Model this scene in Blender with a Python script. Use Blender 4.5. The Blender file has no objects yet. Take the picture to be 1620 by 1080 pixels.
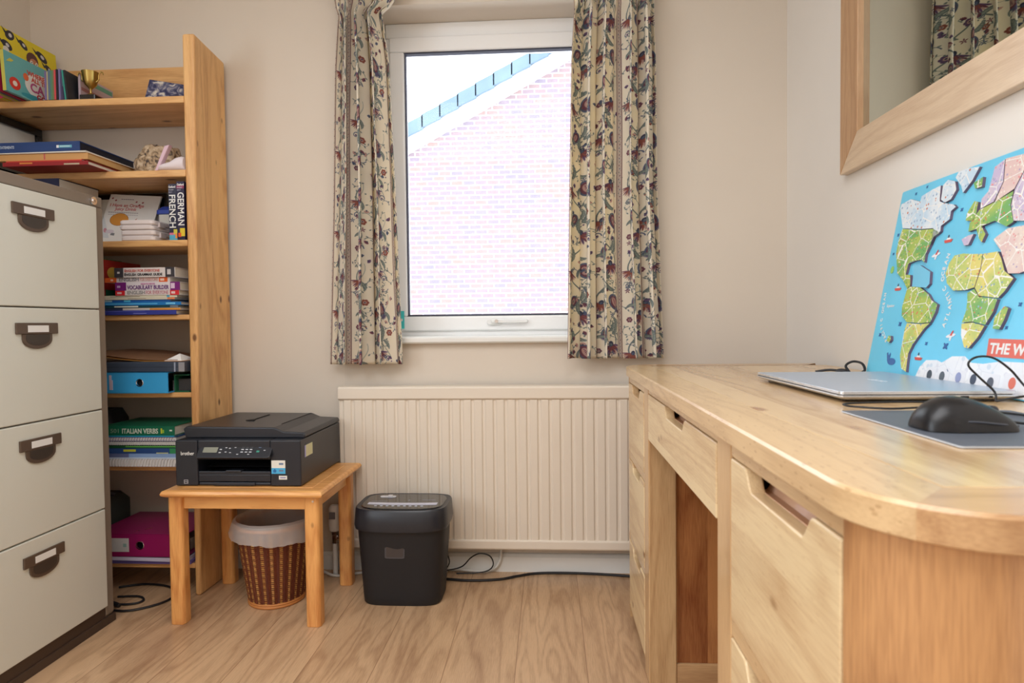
import bpy, bmesh, math, random
import numpy as np
from mathutils import Vector, Matrix
random.seed(7)
SC = bpy.context.scene
COL = SC.collection
PI = math.pi

def lin(c):
    return tuple(((v/255)/12.92 if v/255 <= .04045 else ((v/255+.055)/1.055)**2.4) for v in c)+(1.0,)

# ------------------------------------------------------------------ camera
cam_d = bpy.data.cameras.new('camera'); cam = bpy.data.objects.new('camera', cam_d); COL.objects.link(cam)
F = 980.0; yaw = math.atan2(58, F); pitch = math.atan2(28, F); roll = .0105
fw = Vector((-math.sin(yaw)*math.cos(pitch), math.cos(yaw)*math.cos(pitch), -math.sin(pitch)))
rt = fw.cross(Vector((0, 0, 1))).normalized(); up = rt.cross(fw)
r2 = rt*math.cos(roll)-up*math.sin(roll); u2 = up*math.cos(roll)+rt*math.sin(roll)
m = Matrix((r2, u2, -fw)).transposed().to_4x4(); m.translation = Vector((0, 0, .93)); cam.matrix_world = m
cam_d.sensor_width = 36; cam_d.lens = F/1620*36; cam_d.clip_start = .02; cam_d.clip_end = 200
cam_d.dof.use_dof = True; cam_d.dof.focus_distance = 2.1; cam_d.dof.aperture_fstop = 7.0
SC.camera = cam
SC.view_settings.view_transform = 'Standard'; SC.view_settings.look = 'None'
SC.view_settings.gamma = 1; SC.view_settings.use_curve_mapping = False
SC.view_settings.exposure = 0.10

# ------------------------------------------------------------------ sky and lights
W = bpy.data.worlds.new('sky'); SC.world = W; W.use_nodes = True
W.node_tree.nodes['Background'].inputs[0].default_value = (.86, .93, 1, 1)
W.node_tree.nodes['Background'].inputs[1].default_value = 4.5

def area(name, loc, target, sx, sy, power, color=(1, 1, 1), portal=False):
    d = bpy.data.lights.new(name, 'AREA'); d.shape = 'RECTANGLE'; d.size = sx; d.size_y = sy; d.energy = power; d.color = color
    o = bpy.data.objects.new(name, d); COL.objects.link(o); o.location = loc
    o.rotation_euler = (Vector(target)-Vector(loc)).to_track_quat('-Z', 'Y').to_euler()
    if portal: d.cycles.is_portal = True
    return o
area('window_portal', (-.17, 2.56, 1.5), (-.17, 0, 1.5), .95, 1.3, 1, portal=True)
area('fill_window_portal', (-2.02, -.25, 1.5), (0, -.25, 1.5), 1.9, 1.3, 1, portal=True)  # portal of the added left-wall opening, unseen, for side fill
area('fill_panel_light', (-.45, .1, 2.385), (-.45, .1, 0), 1.5, 1.5, 32, (.97, .975, 1))  # added fill from above, unseen; brightens the whole room

# ------------------------------------------------------------------ materials
def mat(name, color, rough=.6, metal=0, spec=.5, coat=0, trans=0, bump=0, bscale=200, vary=0, vscale=4, sheen=0):
    M = bpy.data.materials.new(name); M.use_nodes = True; nt = M.node_tree; b = nt.nodes['Principled BSDF']
    c = lin(color); b.inputs['Base Color'].default_value = c
    b.inputs['Roughness'].default_value = rough; b.inputs['Metallic'].default_value = metal
    b.inputs['Specular IOR Level'].default_value = spec
    if coat: b.inputs['Coat Weight'].default_value = coat
    if trans: b.inputs['Transmission Weight'].default_value = trans
    tc = nt.nodes.new('ShaderNodeTexCoord')
    if vary:
        n = nt.nodes.new('ShaderNodeTexNoise'); n.inputs['Scale'].default_value = vscale; n.inputs['Detail'].default_value = 4
        nt.links.new(tc.outputs['Object'], n.inputs['Vector'])
        r = nt.nodes.new('ShaderNodeValToRGB'); nt.links.new(n.outputs['Fac'], r.inputs['Fac'])
        r.color_ramp.elements[0].position = .3; r.color_ramp.elements[1].position = .7
        r.color_ramp.elements[0].color = tuple(v*(1-vary) for v in c[:3])+(1,)
        r.color_ramp.elements[1].color = tuple(min(1, v*(1+vary)) for v in c[:3])+(1,)
        nt.links.new(r.outputs['Color'], b.inputs['Base Color'])
    if bump:
        n = nt.nodes.new('ShaderNodeTexNoise'); n.inputs['Scale'].default_value = bscale; n.inputs['Detail'].default_value = 3
        nt.links.new(tc.outputs['Object'], n.inputs['Vector'])
        bp = nt.nodes.new('ShaderNodeBump'); bp.inputs['Strength'].default_value = bump; bp.inputs['Distance'].default_value = .001
        nt.links.new(n.outputs['Fac'], bp.inputs['Height']); nt.links.new(bp.outputs['Normal'], b.inputs['Normal'])
    return M

def wood(name, base, dark, axis='Y', ring=9, grain=.5, rough=.4, coat=.0, knots=0, stave=None, stave_var=.25, knot_color=(95, 50, 22), stagger=0, seam=0, stave_c=None, fleck=0, soff=0):
    """grain runs along axis; stave=(axis,width) cuts the board into strips of slightly different tint"""
    M = bpy.data.materials.new(name); M.use_nodes = True; nt = M.node_tree; b = nt.nodes['Principled BSDF']
    N = nt.nodes.new; L = nt.links.new
    b.inputs['Roughness'].default_value = rough
    if coat: b.inputs['Coat Weight'].default_value = coat; b.inputs['Coat Roughness'].default_value = .15
    tc = N('ShaderNodeTexCoord'); oi = N('ShaderNodeObjectInfo')
    def math_(op, a, c=None, d=None):
        n = N('ShaderNodeMath'); n.operation = op
        for i, v in enumerate((a, c, d)):
            if v is None: continue
            if isinstance(v, (int, float)): n.inputs[i].default_value = v
            else: L(v, n.inputs[i])
        return n.outputs[0]
    sx = N('ShaderNodeSeparateXYZ'); L(tc.outputs['Object'], sx.inputs[0])
    comp = {'X': sx.outputs[0], 'Y': sx.outputs[1], 'Z': sx.outputs[2]}
    along = comp[axis]; others = [k for k in 'XYZ' if k != axis]
    rnd = math_('MULTIPLY', oi.outputs['Random'], 13.7)
    tint = None; seamf = None
    if stave:
        s = math_('DIVIDE', math_('ADD', comp[stave[0]], soff), stave[1]); fl = math_('FLOOR', s)
        if stagger:
            off = math_('MULTIPLY', fl, .37*stagger); al2 = math_('FLOOR', math_('DIVIDE', math_('ADD', along, off), stagger))
            idv = N('ShaderNodeCombineXYZ'); L(fl, idv.inputs[0]); L(al2, idv.inputs[1]); L(rnd, idv.inputs[2])
        else:
            idv = N('ShaderNodeCombineXYZ'); L(fl, idv.inputs[0]); L(rnd, idv.inputs[1])
        wn = N('ShaderNodeTexWhiteNoise'); L(idv.outputs[0], wn.inputs['Vector']); tint = wn.outputs['Value']
        if seam:
            fr = math_('FRACT', s); d = math_('MINIMUM', fr, math_('SUBTRACT', 1, fr)); seamf = math_('LESS_THAN', d, seam)
            if stagger:
                fa = math_('FRACT', math_('DIVIDE', math_('ADD', along, off), stagger)); seamf = math_('MAXIMUM', seamf, math_('LESS_THAN', fa, .0015))
    cv = N('ShaderNodeCombineXYZ')
    base_off = math_('ADD', rnd, math_('MULTIPLY', tint, 31)) if tint is not None else rnd
    L(math_('ADD', math_('MULTIPLY', along, .16), base_off), cv.inputs[0])
    L(comp[others[0]], cv.inputs[1]); L(comp[others[1]], cv.inputs[2])
    def noise(scale, detail=3, dist=0, vec=None):
        n = N('ShaderNodeTexNoise'); n.inputs['Scale'].default_value = scale; n.inputs['Detail'].default_value = detail
        n.inputs['Distortion'].default_value = dist; L(vec or cv.outputs[0], n.inputs['Vector']); return n.outputs['Fac']
    n1 = noise(ring, 2, .4)
    rings = math_('SINE', math_('MULTIPLY', n1, 60)); rings = math_('POWER', math_('MULTIPLY_ADD', rings, .5, .5), 2.0)
    cv2 = N('ShaderNodeCombineXYZ')
    L(math_('MULTIPLY', along, .06), cv2.inputs[0]); L(comp[others[0]], cv2.inputs[1]); L(comp[others[1]], cv2.inputs[2])
    fib = noise(420, 2, 0, cv2.outputs[0]); broad = noise(ring*.8, 3)
    f = math_('ADD', math_('MULTIPLY', rings, .55*grain), math_('MULTIPLY', math_('SUBTRACT', fib, .5), 1.5*grain))
    f = math_('ADD', f, math_('MULTIPLY', math_('SUBTRACT', broad, .40), 2.2*grain))
    if tint is not None: f = math_('ADD', f, math_('MULTIPLY', math_('SUBTRACT', tint, .5), stave_var*2))
    ramp = N('ShaderNodeValToRGB'); L(f, ramp.inputs['Fac'])
    ramp.color_ramp.elements[0].color = lin(base); ramp.color_ramp.elements[1].color = lin(dark)
    out = ramp.outputs['Color']
    def mixc(a, colr, fac):
        mx = N('ShaderNodeMix'); mx.data_type = 'RGBA'; L(fac, mx.inputs[0]); L(a, mx.inputs[6]); mx.inputs[7].default_value = lin(colr); return mx.outputs[2]
    if knots:
        cv3 = N('ShaderNodeCombineXYZ')
        L(math_('ADD', math_('MULTIPLY', along, .55), rnd), cv3.inputs[0]); L(comp[others[0]], cv3.inputs[1]); L(comp[others[1]], cv3.inputs[2])
        vo = N('ShaderNodeTexVoronoi'); vo.inputs['Scale'].default_value = knots; L(cv3.outputs[0], vo.inputs['Vector'])
        k = N('ShaderNodeValToRGB'); L(vo.outputs['Distance'], k.inputs['Fac'])
        k.color_ramp.elements[0].position = .06; k.color_ramp.elements[0].color = (1, 1, 1, 1)
        k.color_ramp.elements[1].position = .13; k.color_ramp.elements[1].color = (0, 0, 0, 1)
        sc_ = N('ShaderNodeSeparateColor'); L(vo.outputs['Color'], sc_.inputs[0])
        out = mixc(out, knot_color, math_('MULTIPLY', math_('MULTIPLY', k.outputs['Color'], .85), math_('GREATER_THAN', sc_.outputs[0], .48)))
    if fleck:
        cf = N('ShaderNodeCombineXYZ'); L(math_('MULTIPLY', along, .35), cf.inputs[0]); L(comp[others[0]], cf.inputs[1]); L(comp[others[1]], cf.inputs[2])
        vf = N('ShaderNodeTexVoronoi'); vf.inputs['Scale'].default_value = 130; L(cf.outputs[0], vf.inputs['Vector'])
        out = mixc(out, dark, math_('MULTIPLY', math_('LESS_THAN', vf.outputs['Distance'], .2), fleck))
    if seamf is not None: out = mixc(out, dark, math_('MULTIPLY', seamf, .75))
    L(out, b.inputs['Base Color'])
    bp = N('ShaderNodeBump'); bp.inputs['Strength'].default_value = .12; bp.inputs['Distance'].default_value = .001
    L(f, bp.inputs['Height']); L(bp.outputs['Normal'], b.inputs['Normal'])
    return M

M = {}
def m_(k, *a, **kw): M[k] = mat(k, *a, **kw); return M[k]
m_('wall_paint', (222, 211, 197), .85, bump=.06, bscale=300, vary=.02, vscale=2)
m_('wall_paint_lit', (236, 231, 224), .85, bump=.06, bscale=300, vary=.02, vscale=2)  # same magnolia paint, brightened: window light on the right wall is in the colour
m_('ceiling_paint', (240, 238, 232), .9, vary=.01)
m_('gloss_white', (238, 238, 234), .35, vary=.01)
m_('upvc', (252, 253, 253), .25, vary=.01)
m_('rubber_seal', (60, 64, 80), .6, vary=.02)
m_('radiator_enamel', (233, 222, 206), .35, vary=.01)
m_('cabinet_brown', (136, 122, 108), .42, vary=.03, vscale=3)
m_('cabinet_plinth', (72, 56, 46), .5, vary=.05, vscale=3)
m_('cabinet_cream', (218, 219, 209), .4, bump=.12, bscale=900, vary=.02, vscale=2)
m_('chrome', (225, 225, 228), .12, metal=1)
m_('black_plastic', (36, 39, 47), .34, bump=.08, bscale=900)
m_('matte_black', (26, 27, 32), .55, bump=.12, bscale=700)
m_('gloss_black', (16, 17, 22), .12, coat=.4)
m_('dark', (16, 14, 15), .7, vary=.05)
m_('grey_plastic', (70, 74, 84), .4)
m_('cable_black', (22, 22, 26), .45)
m_('cable_white', (222, 220, 214), .4)
m_('white', (238, 238, 236), .5, vary=.01)
m_('paper', (228, 224, 214), .8, vary=.03, vscale=30)
m_('laptop_silver', (182, 196, 214), .34, metal=.35)
m_('laptop_edge', (222, 226, 232), .25, metal=.7)
m_('mousepad', (92, 99, 110), .5, bump=.1, bscale=600)
m_('mouse_black', (16, 17, 22), .34)
m_('brass', (176, 150, 86), .28, metal=1)
m_('mirror_glass', (205, 212, 205), .01, metal=1)
M['glass'] = g = bpy.data.materials.new('glass'); g.use_nodes = True
nt = g.node_tree; nt.nodes.clear(); o_ = nt.nodes.new('ShaderNodeOutputMaterial'); mx = nt.nodes.new('ShaderNodeMixShader')
tr = nt.nodes.new('ShaderNodeBsdfTransparent'); gl = nt.nodes.new('ShaderNodeBsdfGlossy'); gl.inputs['Roughness'].default_value = .0
fr = nt.nodes.new('ShaderNodeFresnel'); fr.inputs['IOR'].default_value = 1.18
nt.links.new(fr.outputs[0], mx.inputs[0]); nt.links.new(tr.outputs[0], mx.inputs[1]); nt.links.new(gl.outputs[0], mx.inputs[2]); nt.links.new(mx.outputs[0], o_.inputs[0])
M['bag_film'] = g = bpy.data.materials.new('bag_film'); g.use_nodes = True
nt = g.node_tree; b = nt.nodes['Principled BSDF']; b.inputs['Base Color'].default_value = lin((232, 226, 222)); b.inputs['Roughness'].default_value = .3
mx = nt.nodes.new('ShaderNodeMixShader'); mx.inputs[0].default_value = .6; tr = nt.nodes.new('ShaderNodeBsdfTransparent')
nt.links.new(b.outputs[0], mx.inputs[1]); nt.links.new(tr.outputs[0], mx.inputs[2]); nt.links.new(mx.outputs[0], nt.nodes['Material Output'].inputs[0])
# woods
PB, PD = (234, 186, 124), (176, 108, 54)
M['pine_z'] = wood('pine_z', PB, PD, 'Z', 5, .6, .45, .1, knots=14, stave=('Y', .085), stave_var=.08)
M['pine_x'] = wood('pine_x', PB, PD, 'X', 6, .5, .45, .1, knots=10)
M['pine_y'] = wood('pine_y', PB, PD, 'Y', 6, .5, .45, .1)
M['pine_table_z'] = wood('pine_table_z', (240, 178, 106), (190, 108, 46), 'Z', 9, .6, .35, .2, knots=16)
M['pine_table_x'] = wood('pine_table_x', (240, 180, 108), (190, 110, 48), 'X', 8, .5, .35, .2, knots=14)
M['pine_table_y'] = wood('pine_table_y', (240, 180, 108), (190, 110, 48), 'Y', 8, .5, .35, .2)
M['oak_front'] = wood('oak_front', (236, 212, 168), (180, 132, 84), 'Y', 6, .42, .34, .2, knots=12, knot_color=(140, 96, 56), stave=('Z', .082), stave_var=.25, fleck=.15)
M['oak_top'] = wood('oak_top', (226, 194, 148), (160, 112, 68), 'Y', 6, .46, .24, .35, stave=('X', .088), stave_var=.23, knots=8, knot_color=(150, 98, 60))
M['oak_frame_y'] = wood('oak_frame_y', (222, 190, 144), (160, 112, 68), 'Y', 8, .4, .28, .3, fleck=.4)
M['oak_frame_x'] = wood('oak_frame_x', (212, 172, 126), (150, 100, 60), 'X', 8, .5, .28, .3)
M['oak_post'] = wood('oak_post', (220, 184, 136), (162, 112, 68), 'Z', 7, .45, .32, .3)
M['oak_side'] = wood('oak_side', (200, 138, 84), (134, 72, 36), 'Z', 5, .6, .35, .25, knots=3.5, stave=('X', .075), stave_var=.22)  # brown side planks; the desk's near-end shade is in this colour too
M['oak_post_shaded'] = wood('oak_post_shaded', (204, 154, 104), (116, 64, 34), 'Z', 3.2, .6, .32, .3)  # darker, redder copy of oak_post: near-end shade put into the colour
M['mirror_oak_y_glare'] = wood('mirror_oak_y_glare', (222, 198, 168), (180, 144, 112), 'Y', 8, .42, .36, .35)  # paler than the uprights: glare on the lower rail put into the colour
M['mirror_oak_z'] = wood('mirror_oak_z', (200, 160, 120), (152, 106, 70), 'Z', 8, .42, .4, .1)
M['laminate'] = wood('laminate', (210, 174, 136), (138, 98, 68), 'Y', 8.0, .52, .33, .12, stave=('X', .192), stave_var=.08, seam=.006, soff=.097)

m_('groove', (222, 180, 150), .25, coat=.4)  # paler than the oak around it: light in the grooves put into the colour
# brick
def brick():
    M_ = bpy.data.materials.new('brickwork'); M_.use_nodes = True; nt = M_.node_tree; b = nt.nodes['Principled BSDF']
    tc = nt.nodes.new('ShaderNodeTexCoord'); s = nt.nodes.new('ShaderNodeSeparateXYZ'); c = nt.nodes.new('ShaderNodeCombineXYZ')
    nt.links.new(tc.outputs['Object'], s.inputs[0]); nt.links.new(s.outputs[0], c.inputs[0]); nt.links.new(s.outputs[2], c.inputs[1])
    t = nt.nodes.new('ShaderNodeTexBrick'); t.inputs['Scale'].default_value = 1
    t.inputs['Brick Width'].default_value = .19; t.inputs['Row Height'].default_value = .0775; t.inputs['Mortar Size'].default_value = .0095; t.inputs['Mortar Smooth'].default_value = .2
    t.inputs['Bias'].default_value = 0
    t.inputs['Color1'].default_value = lin((125, 117, 132)); t.inputs['Color2'].default_value = lin((146, 120, 115)); t.inputs['Mortar'].default_value = lin((172, 168, 172))
    nt.links.new(c.outputs[0], t.inputs['Vector'])
    n = nt.nodes.new('ShaderNodeTexNoise'); n.inputs['Scale'].default_value = 9; nt.links.new(c.outputs[0], n.inputs['Vector'])
    mx = nt.nodes.new('ShaderNodeMix'); mx.data_type = 'RGBA'; mx.blend_type = 'OVERLAY'; mx.inputs[0].default_value = .15
    nt.links.new(t.outputs['Color'], mx.inputs[6]); nt.links.new(n.outputs['Fac'], mx.inputs[7]); nt.links.new(mx.outputs[2], b.inputs['Base Color'])
    b.inputs['Roughness'].default_value = .9
    return M_
M['brickwork'] = brick()
m_('bargeboard', (225, 228, 230), .6, vary=.01)
m_('roof_tile', (98, 116, 132), .7, vary=.15, vscale=2.5)

def solid(rgb, rough=.5):
    k = 'ink_%d_%d_%d' % tuple(rgb)
    if k not in M: M[k] = mat(k, rgb, rough, vary=.02, vscale=20)
    return M[k]

# ------------------------------------------------------------------ mesh helpers
class MB:
    def __init__(s): s.bm = bmesh.new()
    def _face(s, vs, mi=0, smooth=False):
        try: f = s.bm.faces.new(vs)
        except ValueError: return
        f.material_index = mi; f.smooth = smooth
    def box(s, x0, x1, y0, y1, z0, z1, mi=0):
        return s.hexa([(x0, y0, z0), (x1, y0, z0), (x1, y1, z0), (x0, y1, z0), (x0, y0, z1), (x1, y0, z1), (x1, y1, z1), (x0, y1, z1)], mi)
    def hexa(s, P, mi=0):
        v = [s.bm.verts.new(p) for p in P]
        for f in ((3, 2, 1, 0), (4, 5, 6, 7), (0, 1, 5, 4), (1, 2, 6, 5), (2, 3, 7, 6), (3, 0, 4, 7)): s._face([v[i] for i in f], mi)
        return v
    def prism(s, pts, org, ax, ay, az, depth, mi=0, mside=None, smooth=False):
        """polygon pts (2d) in plane (ax, ay), extruded by depth along az"""
        o = Vector(org); ax = Vector(ax); ay = Vector(ay); az = Vector(az)
        a = [s.bm.verts.new(o+ax*p[0]+ay*p[1]) for p in pts]; b = [s.bm.verts.new(o+ax*p[0]+ay*p[1]+az*depth) for p in pts]
        s._face(a[::-1], mi); s._face(b, mi); n = len(pts)
        for i in range(n): s._face([a[i], a[(i+1) % n], b[(i+1) % n], b[i]], mi if mside is None else mside, smooth)
    def tube(s, pts, r, n=8, mi=0, cap=True, radii=None):
        pts = [Vector(p) for p in pts]; rings = []; pv = None
        for i, p in enumerate(pts):
            t = (pts[min(i+1, len(pts)-1)]-pts[max(i-1, 0)]).normalized()
            if pv is None:
                a = Vector((0, 0, 1)) if abs(t.z) < .9 else Vector((1, 0, 0)); pv = t.cross(a).normalized()
            pv = (pv-t*pv.dot(t)).normalized(); q = t.cross(pv); rr = radii[i] if radii else r
            rings.append([s.bm.verts.new(p+(pv*math.cos(2*PI*k/n)+q*math.sin(2*PI*k/n))*rr) for k in range(n)])
        for a, b in zip(rings, rings[1:]):
            for k in range(n): s._face([a[k], a[(k+1) % n], b[(k+1) % n], b[k]], mi, True)
        if cap: s._face(rings[0][::-1], mi); s._face(rings[-1], mi)
    def loft(s, rings, mi=0, cap=(True, True), closed=True, smooth=True):
        R = [[s.bm.verts.new(p) for p in r] for r in rings]; n = len(R[0])
        for a, b in zip(R, R[1:]):
            for k in range(n if closed else n-1): s._face([a[k], a[(k+1) % n], b[(k+1) % n], b[k]], mi, smooth)
        if cap[0]: s._face(R[0][::-1], mi)
        if cap[1]: s._face(R[-1], mi)
    def lathe(s, prof, c=(0, 0), n=32, mi=0, sy=1, cap=(True, True)):
        s.loft([[(c[0]+r*math.cos(2*PI*k/n), c[1]+sy*r*math.sin(2*PI*k/n), z) for k in range(n)] for r, z in prof], mi, cap)
    def build(s, name, mats, parent=None, bevel=0, seg=2, rel=True):
        """vertices are given in world space; they are moved into the parent's space when rel"""
        bmesh.ops.recalc_face_normals(s.bm, faces=s.bm.faces)
        me = bpy.data.meshes.new(name); 
        if parent is not None and rel:
            root = parent
            off = Vector((0, 0, 0))
            while root is not None: off += root.location; root = root.parent
            bmesh.ops.translate(s.bm, verts=s.bm.verts, vec=-off)
        s.bm.to_mesh(me); s.bm.free()
        o = bpy.data.objects.new(name, me); COL.objects.link(o)
        for mm in (mats if isinstance(mats, (list, tuple)) else [mats]): me.materials.append(M[mm] if isinstance(mm, str) else mm)
        if parent is not None: o.parent = parent
        if any(f.use_smooth for f in me.polygons): me.set_sharp_from_angle(angle=.7)
        if bevel:
            b = o.modifiers.new('bevel', 'BEVEL'); b.width = bevel; b.segments = seg; b.limit_method = 'ANGLE'; b.angle_limit = .6
        return o

def thing(name, label, cat, loc=(0, 0, 0), rz=0, group=None):
    o = bpy.data.objects.new(name, None); COL.objects.link(o); o.location = loc; o.rotation_euler = (0, 0, rz)
    o.empty_display_size = .05; return tag(o, label, cat, group)
def tag(o, label, cat, group=None):
    o['label'] = label; o['category'] = cat
    if group: o['group'] = group
    return o
def struct(o): o['kind'] = 'structure'; return o
def plab(o, l): o['label'] = l; return o

def text(s, size, org, right, upv, material, parent, name='lettering', ext=.0003, bold=0, align='LEFT', width=None, shear=0):
    cu = bpy.data.curves.new('t', 'FONT'); cu.body = s; cu.size = size; cu.extrude = ext/max(1e-9, 1); cu.offset = bold*size; cu.align_x = align; cu.shear = shear
    cu.resolution_u = 3
    to = bpy.data.objects.new('t', cu); COL.objects.link(to)
    dg = bpy.context.evaluated_depsgraph_get(); me = bpy.data.meshes.new_from_object(to.evaluated_get(dg))
    bpy.data.objects.remove(to)
    if width:
        xs = [v.co.x for v in me.vertices]; w = max(xs)-min(xs); k = width/w
        me.transform(Matrix.Diagonal((k, 1, 1, 1)))
    R = Vector(right).normalized(); U = Vector(upv).normalized(); N = R.cross(U)
    mt = Matrix((R, U, N)).transposed().to_4x4(); mt.translation = Vector(org)
    me.transform(mt)
    root = parent; off = Vector((0, 0, 0))
    while root is not None: off += root.location; root = root.parent
    me.transform(Matrix.Translation(-off))
    me.materials.clear(); me.materials.append(M[material] if isinstance(material, str) else material)
    o = bpy.data.objects.new(name, me); COL.objects.link(o); o.parent = parent; return o

def smooth_path(P, n=6):
    P = [Vector(p) for p in P]; out = []
    for i in range(len(P)-1):
        p0, p1, p2, p3 = P[max(i-1, 0)], P[i], P[i+1], P[min(i+2, len(P)-1)]
        for k in range(n):
            t = k/n; out.append(.5*((2*p1)+(p2-p0)*t+(2*p0-5*p1+4*p2-p3)*t*t+(3*p1-p0-3*p2+p3)*t**3))
    return out+[P[-1]]

def rrect(x0, x1, y0, y1, r, n=6, corners=(1, 1, 1, 1)):
    out = []
    for (cx, cy, a0, on) in ((x1-r, y1-r, 0, corners[0]), (x0+r, y1-r, PI/2, corners[1]), (x0+r, y0+r, PI, corners[2]), (x1-r, y0+r, 3*PI/2, corners[3])):
        if on:
            for k in range(n+1): a = a0+PI/2*k/n; out.append((cx+r*math.cos(a), cy+r*math.sin(a)))
        else: out.append((cx+r*(1 if a0 in (0, 3*PI/2) else -1), cy+r*(1 if a0 in (0, PI/2) else -1)))
    return out

# ------------------------------------------------------------------ room shell
XL, XR, YN, YW, ZC = -1.985, .865, -1.35, 2.31, 2.42
WX0, WX1, WZ0, WZ1 = -.635, .285, .872, 2.118     # window opening
TH = .27
def wall_with_hole(mb, x0, x1, y0, y1, z0, z1, hx0, hx1, hz0, hz1):
    mb.box(x0, hx0, y0, y1, z0, z1); mb.box(hx1, x1, y0, y1, z0, z1); mb.box(hx0, hx1, y0, y1, z0, hz0); mb.box(hx0, hx1, y0, y1, hz1, z1)
b = MB(); wall_with_hole(b, XL-.1, XR+.1, YW, YW+TH, 0, ZC, WX0, WX1, WZ0, WZ1); struct(b.build('wall_far', 'wall_paint'))
HY0, HY1, HZ0, HZ1 = -1.2, .7, .85, 2.15
b = MB(); b.box(XL-.1, XL, YN-.1, HY0, 0, ZC); b.box(XL-.1, XL, HY1, YW, 0, ZC); b.box(XL-.1, XL, HY0, HY1, 0, HZ0); b.box(XL-.1, XL, HY0, HY1, HZ1, ZC); struct(b.build('wall_left', 'wall_paint'))
b = MB(); b.box(XR, XR+.1, YN-.1, YW, 0, ZC); struct(b.build('wall_right', 'wall_paint_lit'))
b = MB(); b.box(XL, XR, YN-.1, YN, 0, ZC); struct(b.build('wall_near', 'wall_paint'))
b = MB(); b.box(XL-.1, XR+.1, YN-.1, YW+TH, -.1, 0); struct(b.build('floor', 'laminate'))
b = MB(); b.box(XL-.1, XR+.1, YN-.1, YW+TH, ZC, ZC+.1); struct(b.build('ceiling', 'ceiling_paint'))
def skirting(name, pts_box):
    b = MB(); b.box(*pts_box, 0, .062); x0, x1, y0, y1 = pts_box
    return b
b = MB(); b.prism([(0, 0), (.016, 0), (.016, .055), (.008, .066), (0, .068)], (XL, YW, 0), (0, -1, 0), (0, 0, 1), (1, 0, 0), XR-XL); struct(b.build('baseboard_far', 'gloss_white'))
b = MB(); b.prism([(0, 0), (.016, 0), (.016, .055), (.008, .066), (0, .068)], (XR, YN, 0), (-1, 0, 0), (0, 0, 1), (0, 1, 0), YW-YN-.016); struct(b.build('baseboard_right', 'gloss_white'))
b = MB(); b.prism([(0, 0), (.016, 0), (.016, .055), (.008, .066), (0, .068)], (XL, YN, 0), (1, 0, 0), (0, 0, 1), (0, 1, 0), YW-YN-.016); struct(b.build('baseboard_left', 'gloss_white'))
# window added in the left wall, out of view, to light the desk and right wall
w2 = struct(MB().build('fill_window', 'upvc'))
def frame_ring(mb, x0, x1, z0, z1, wdt, y0, y1, mi=0):
    mb.box(x0, x1, y0, y1, z0, z0+wdt, mi); mb.box(x0, x1, y0, y1, z1-wdt, z1, mi)
    mb.box(x0, x0+wdt, y0, y1, z0+wdt, z1-wdt, mi); mb.box(x1-wdt, x1, y0, y1, z0+wdt, z1-wdt, mi)
b = MB(); b.box(XL-.09, XL-.02, HY0, HY1, HZ0, HZ0+.05); b.box(XL-.09, XL-.02, HY0, HY1, HZ1-.05, HZ1); b.box(XL-.09, XL-.02, HY0, HY0+.05, HZ0+.05, HZ1-.05); b.box(XL-.09, XL-.02, HY1-.05, HY1, HZ0+.05, HZ1-.05); b.box(XL-.09, XL-.02, -.28, -.22, HZ0+.05, HZ1-.05); b.build('window_frame', 'upvc', w2, .004)

# window_1
FY = 2.45
w1 = struct(MB().build('window_1', 'upvc')); 
b = MB(); frame_ring(b, WX0, WX1, WZ0+.0, WZ1, .058, FY, FY+.07); b.build('window_frame', 'upvc', w1, .006, 3)
b = MB(); frame_ring(b, WX0+.018, WX1-.018, .905, 2.06, .058, FY-.014, FY+.05)
b.build('sash', 'upvc', w1, .007, 3)
b = MB(); frame_ring(b, WX0+.072, WX1-.072, .962, 2.004, .008, FY-.004, FY+.02); b.build('seal', 'rubber_seal', w1)
b = MB(); b.box(WX0+.078, WX1-.078, FY+.012, FY+.016, .968, 1.998); b.build('pane', 'glass', w1)
b = MB(); b.prism(rrect(-.030, .030, -.012, .012, .011), (-.212, FY-.014, .938), (1, 0, 0), (0, 0, 1), (0, -1, 0), .012)
b.prism(rrect(-.012, .132, -.007, .006, .006), (-.212, FY-.026, .941), (1, 0, 0), (0, 0, 1), (0, -1, 0), .012)
h = b.build('handle', 'white', w1, .003)
b = MB(); b.tube([(-.203, FY-.037, .941), (-.203, FY-.040, .941)], .007, 14); b.build('keyhole', 'chrome', h)
b = MB(); b.prism([(0, 0), (.165, 0), (.172, .006), (.172, .02), (.165, .026), (0, .026)], (WX0-.012, FY-.001, .872-.013), (0, -1, 0), (0, 0, 1), (1, 0, 0), WX1-WX0+.024)
struct(b.build('trim_1', 'gloss_white', None, .002))
b = MB(); b.box(-.598, -.572, FY-.019, FY-.0145, .915, .985, 0); b.box(-.594, -.578, FY-.0195, FY-.0188, .945, .955, 1)
tag(b.build('sticker', [solid((70, 205, 205)), 'white']), 'small turquoise sticker on the lower left corner of the window frame', 'sticker')

# curtain track above the window
t = thing('curtain_track', 'white curtain track fixed to the wall above the window', 'curtain track', (-.22, 2.235, 2.2))
b = MB(); b.box(-.86, .46, 2.235, 2.25, 2.185, 2.21); b.build('rail', 'gloss_white', t, .003)
for x in (-.7, -.2, .3):
    b = MB(); b.box(x-.012, x+.012, 2.25, 2.31, 2.188, 2.206); b.build('bracket', 'gloss_white', t, .002)

# ------------------------------------------------------------------ fill panel added on the ceiling, out of view
t = thing('fill_panel', 'large flat white panel added on the ceiling as fill light, out of view', 'fill light', (-.45, .1, 2.39))
b = MB(); b.box(-1.22, .32, -.67, .87, 2.395, 2.42); b.build('frame', 'white', t, .004)

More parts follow.
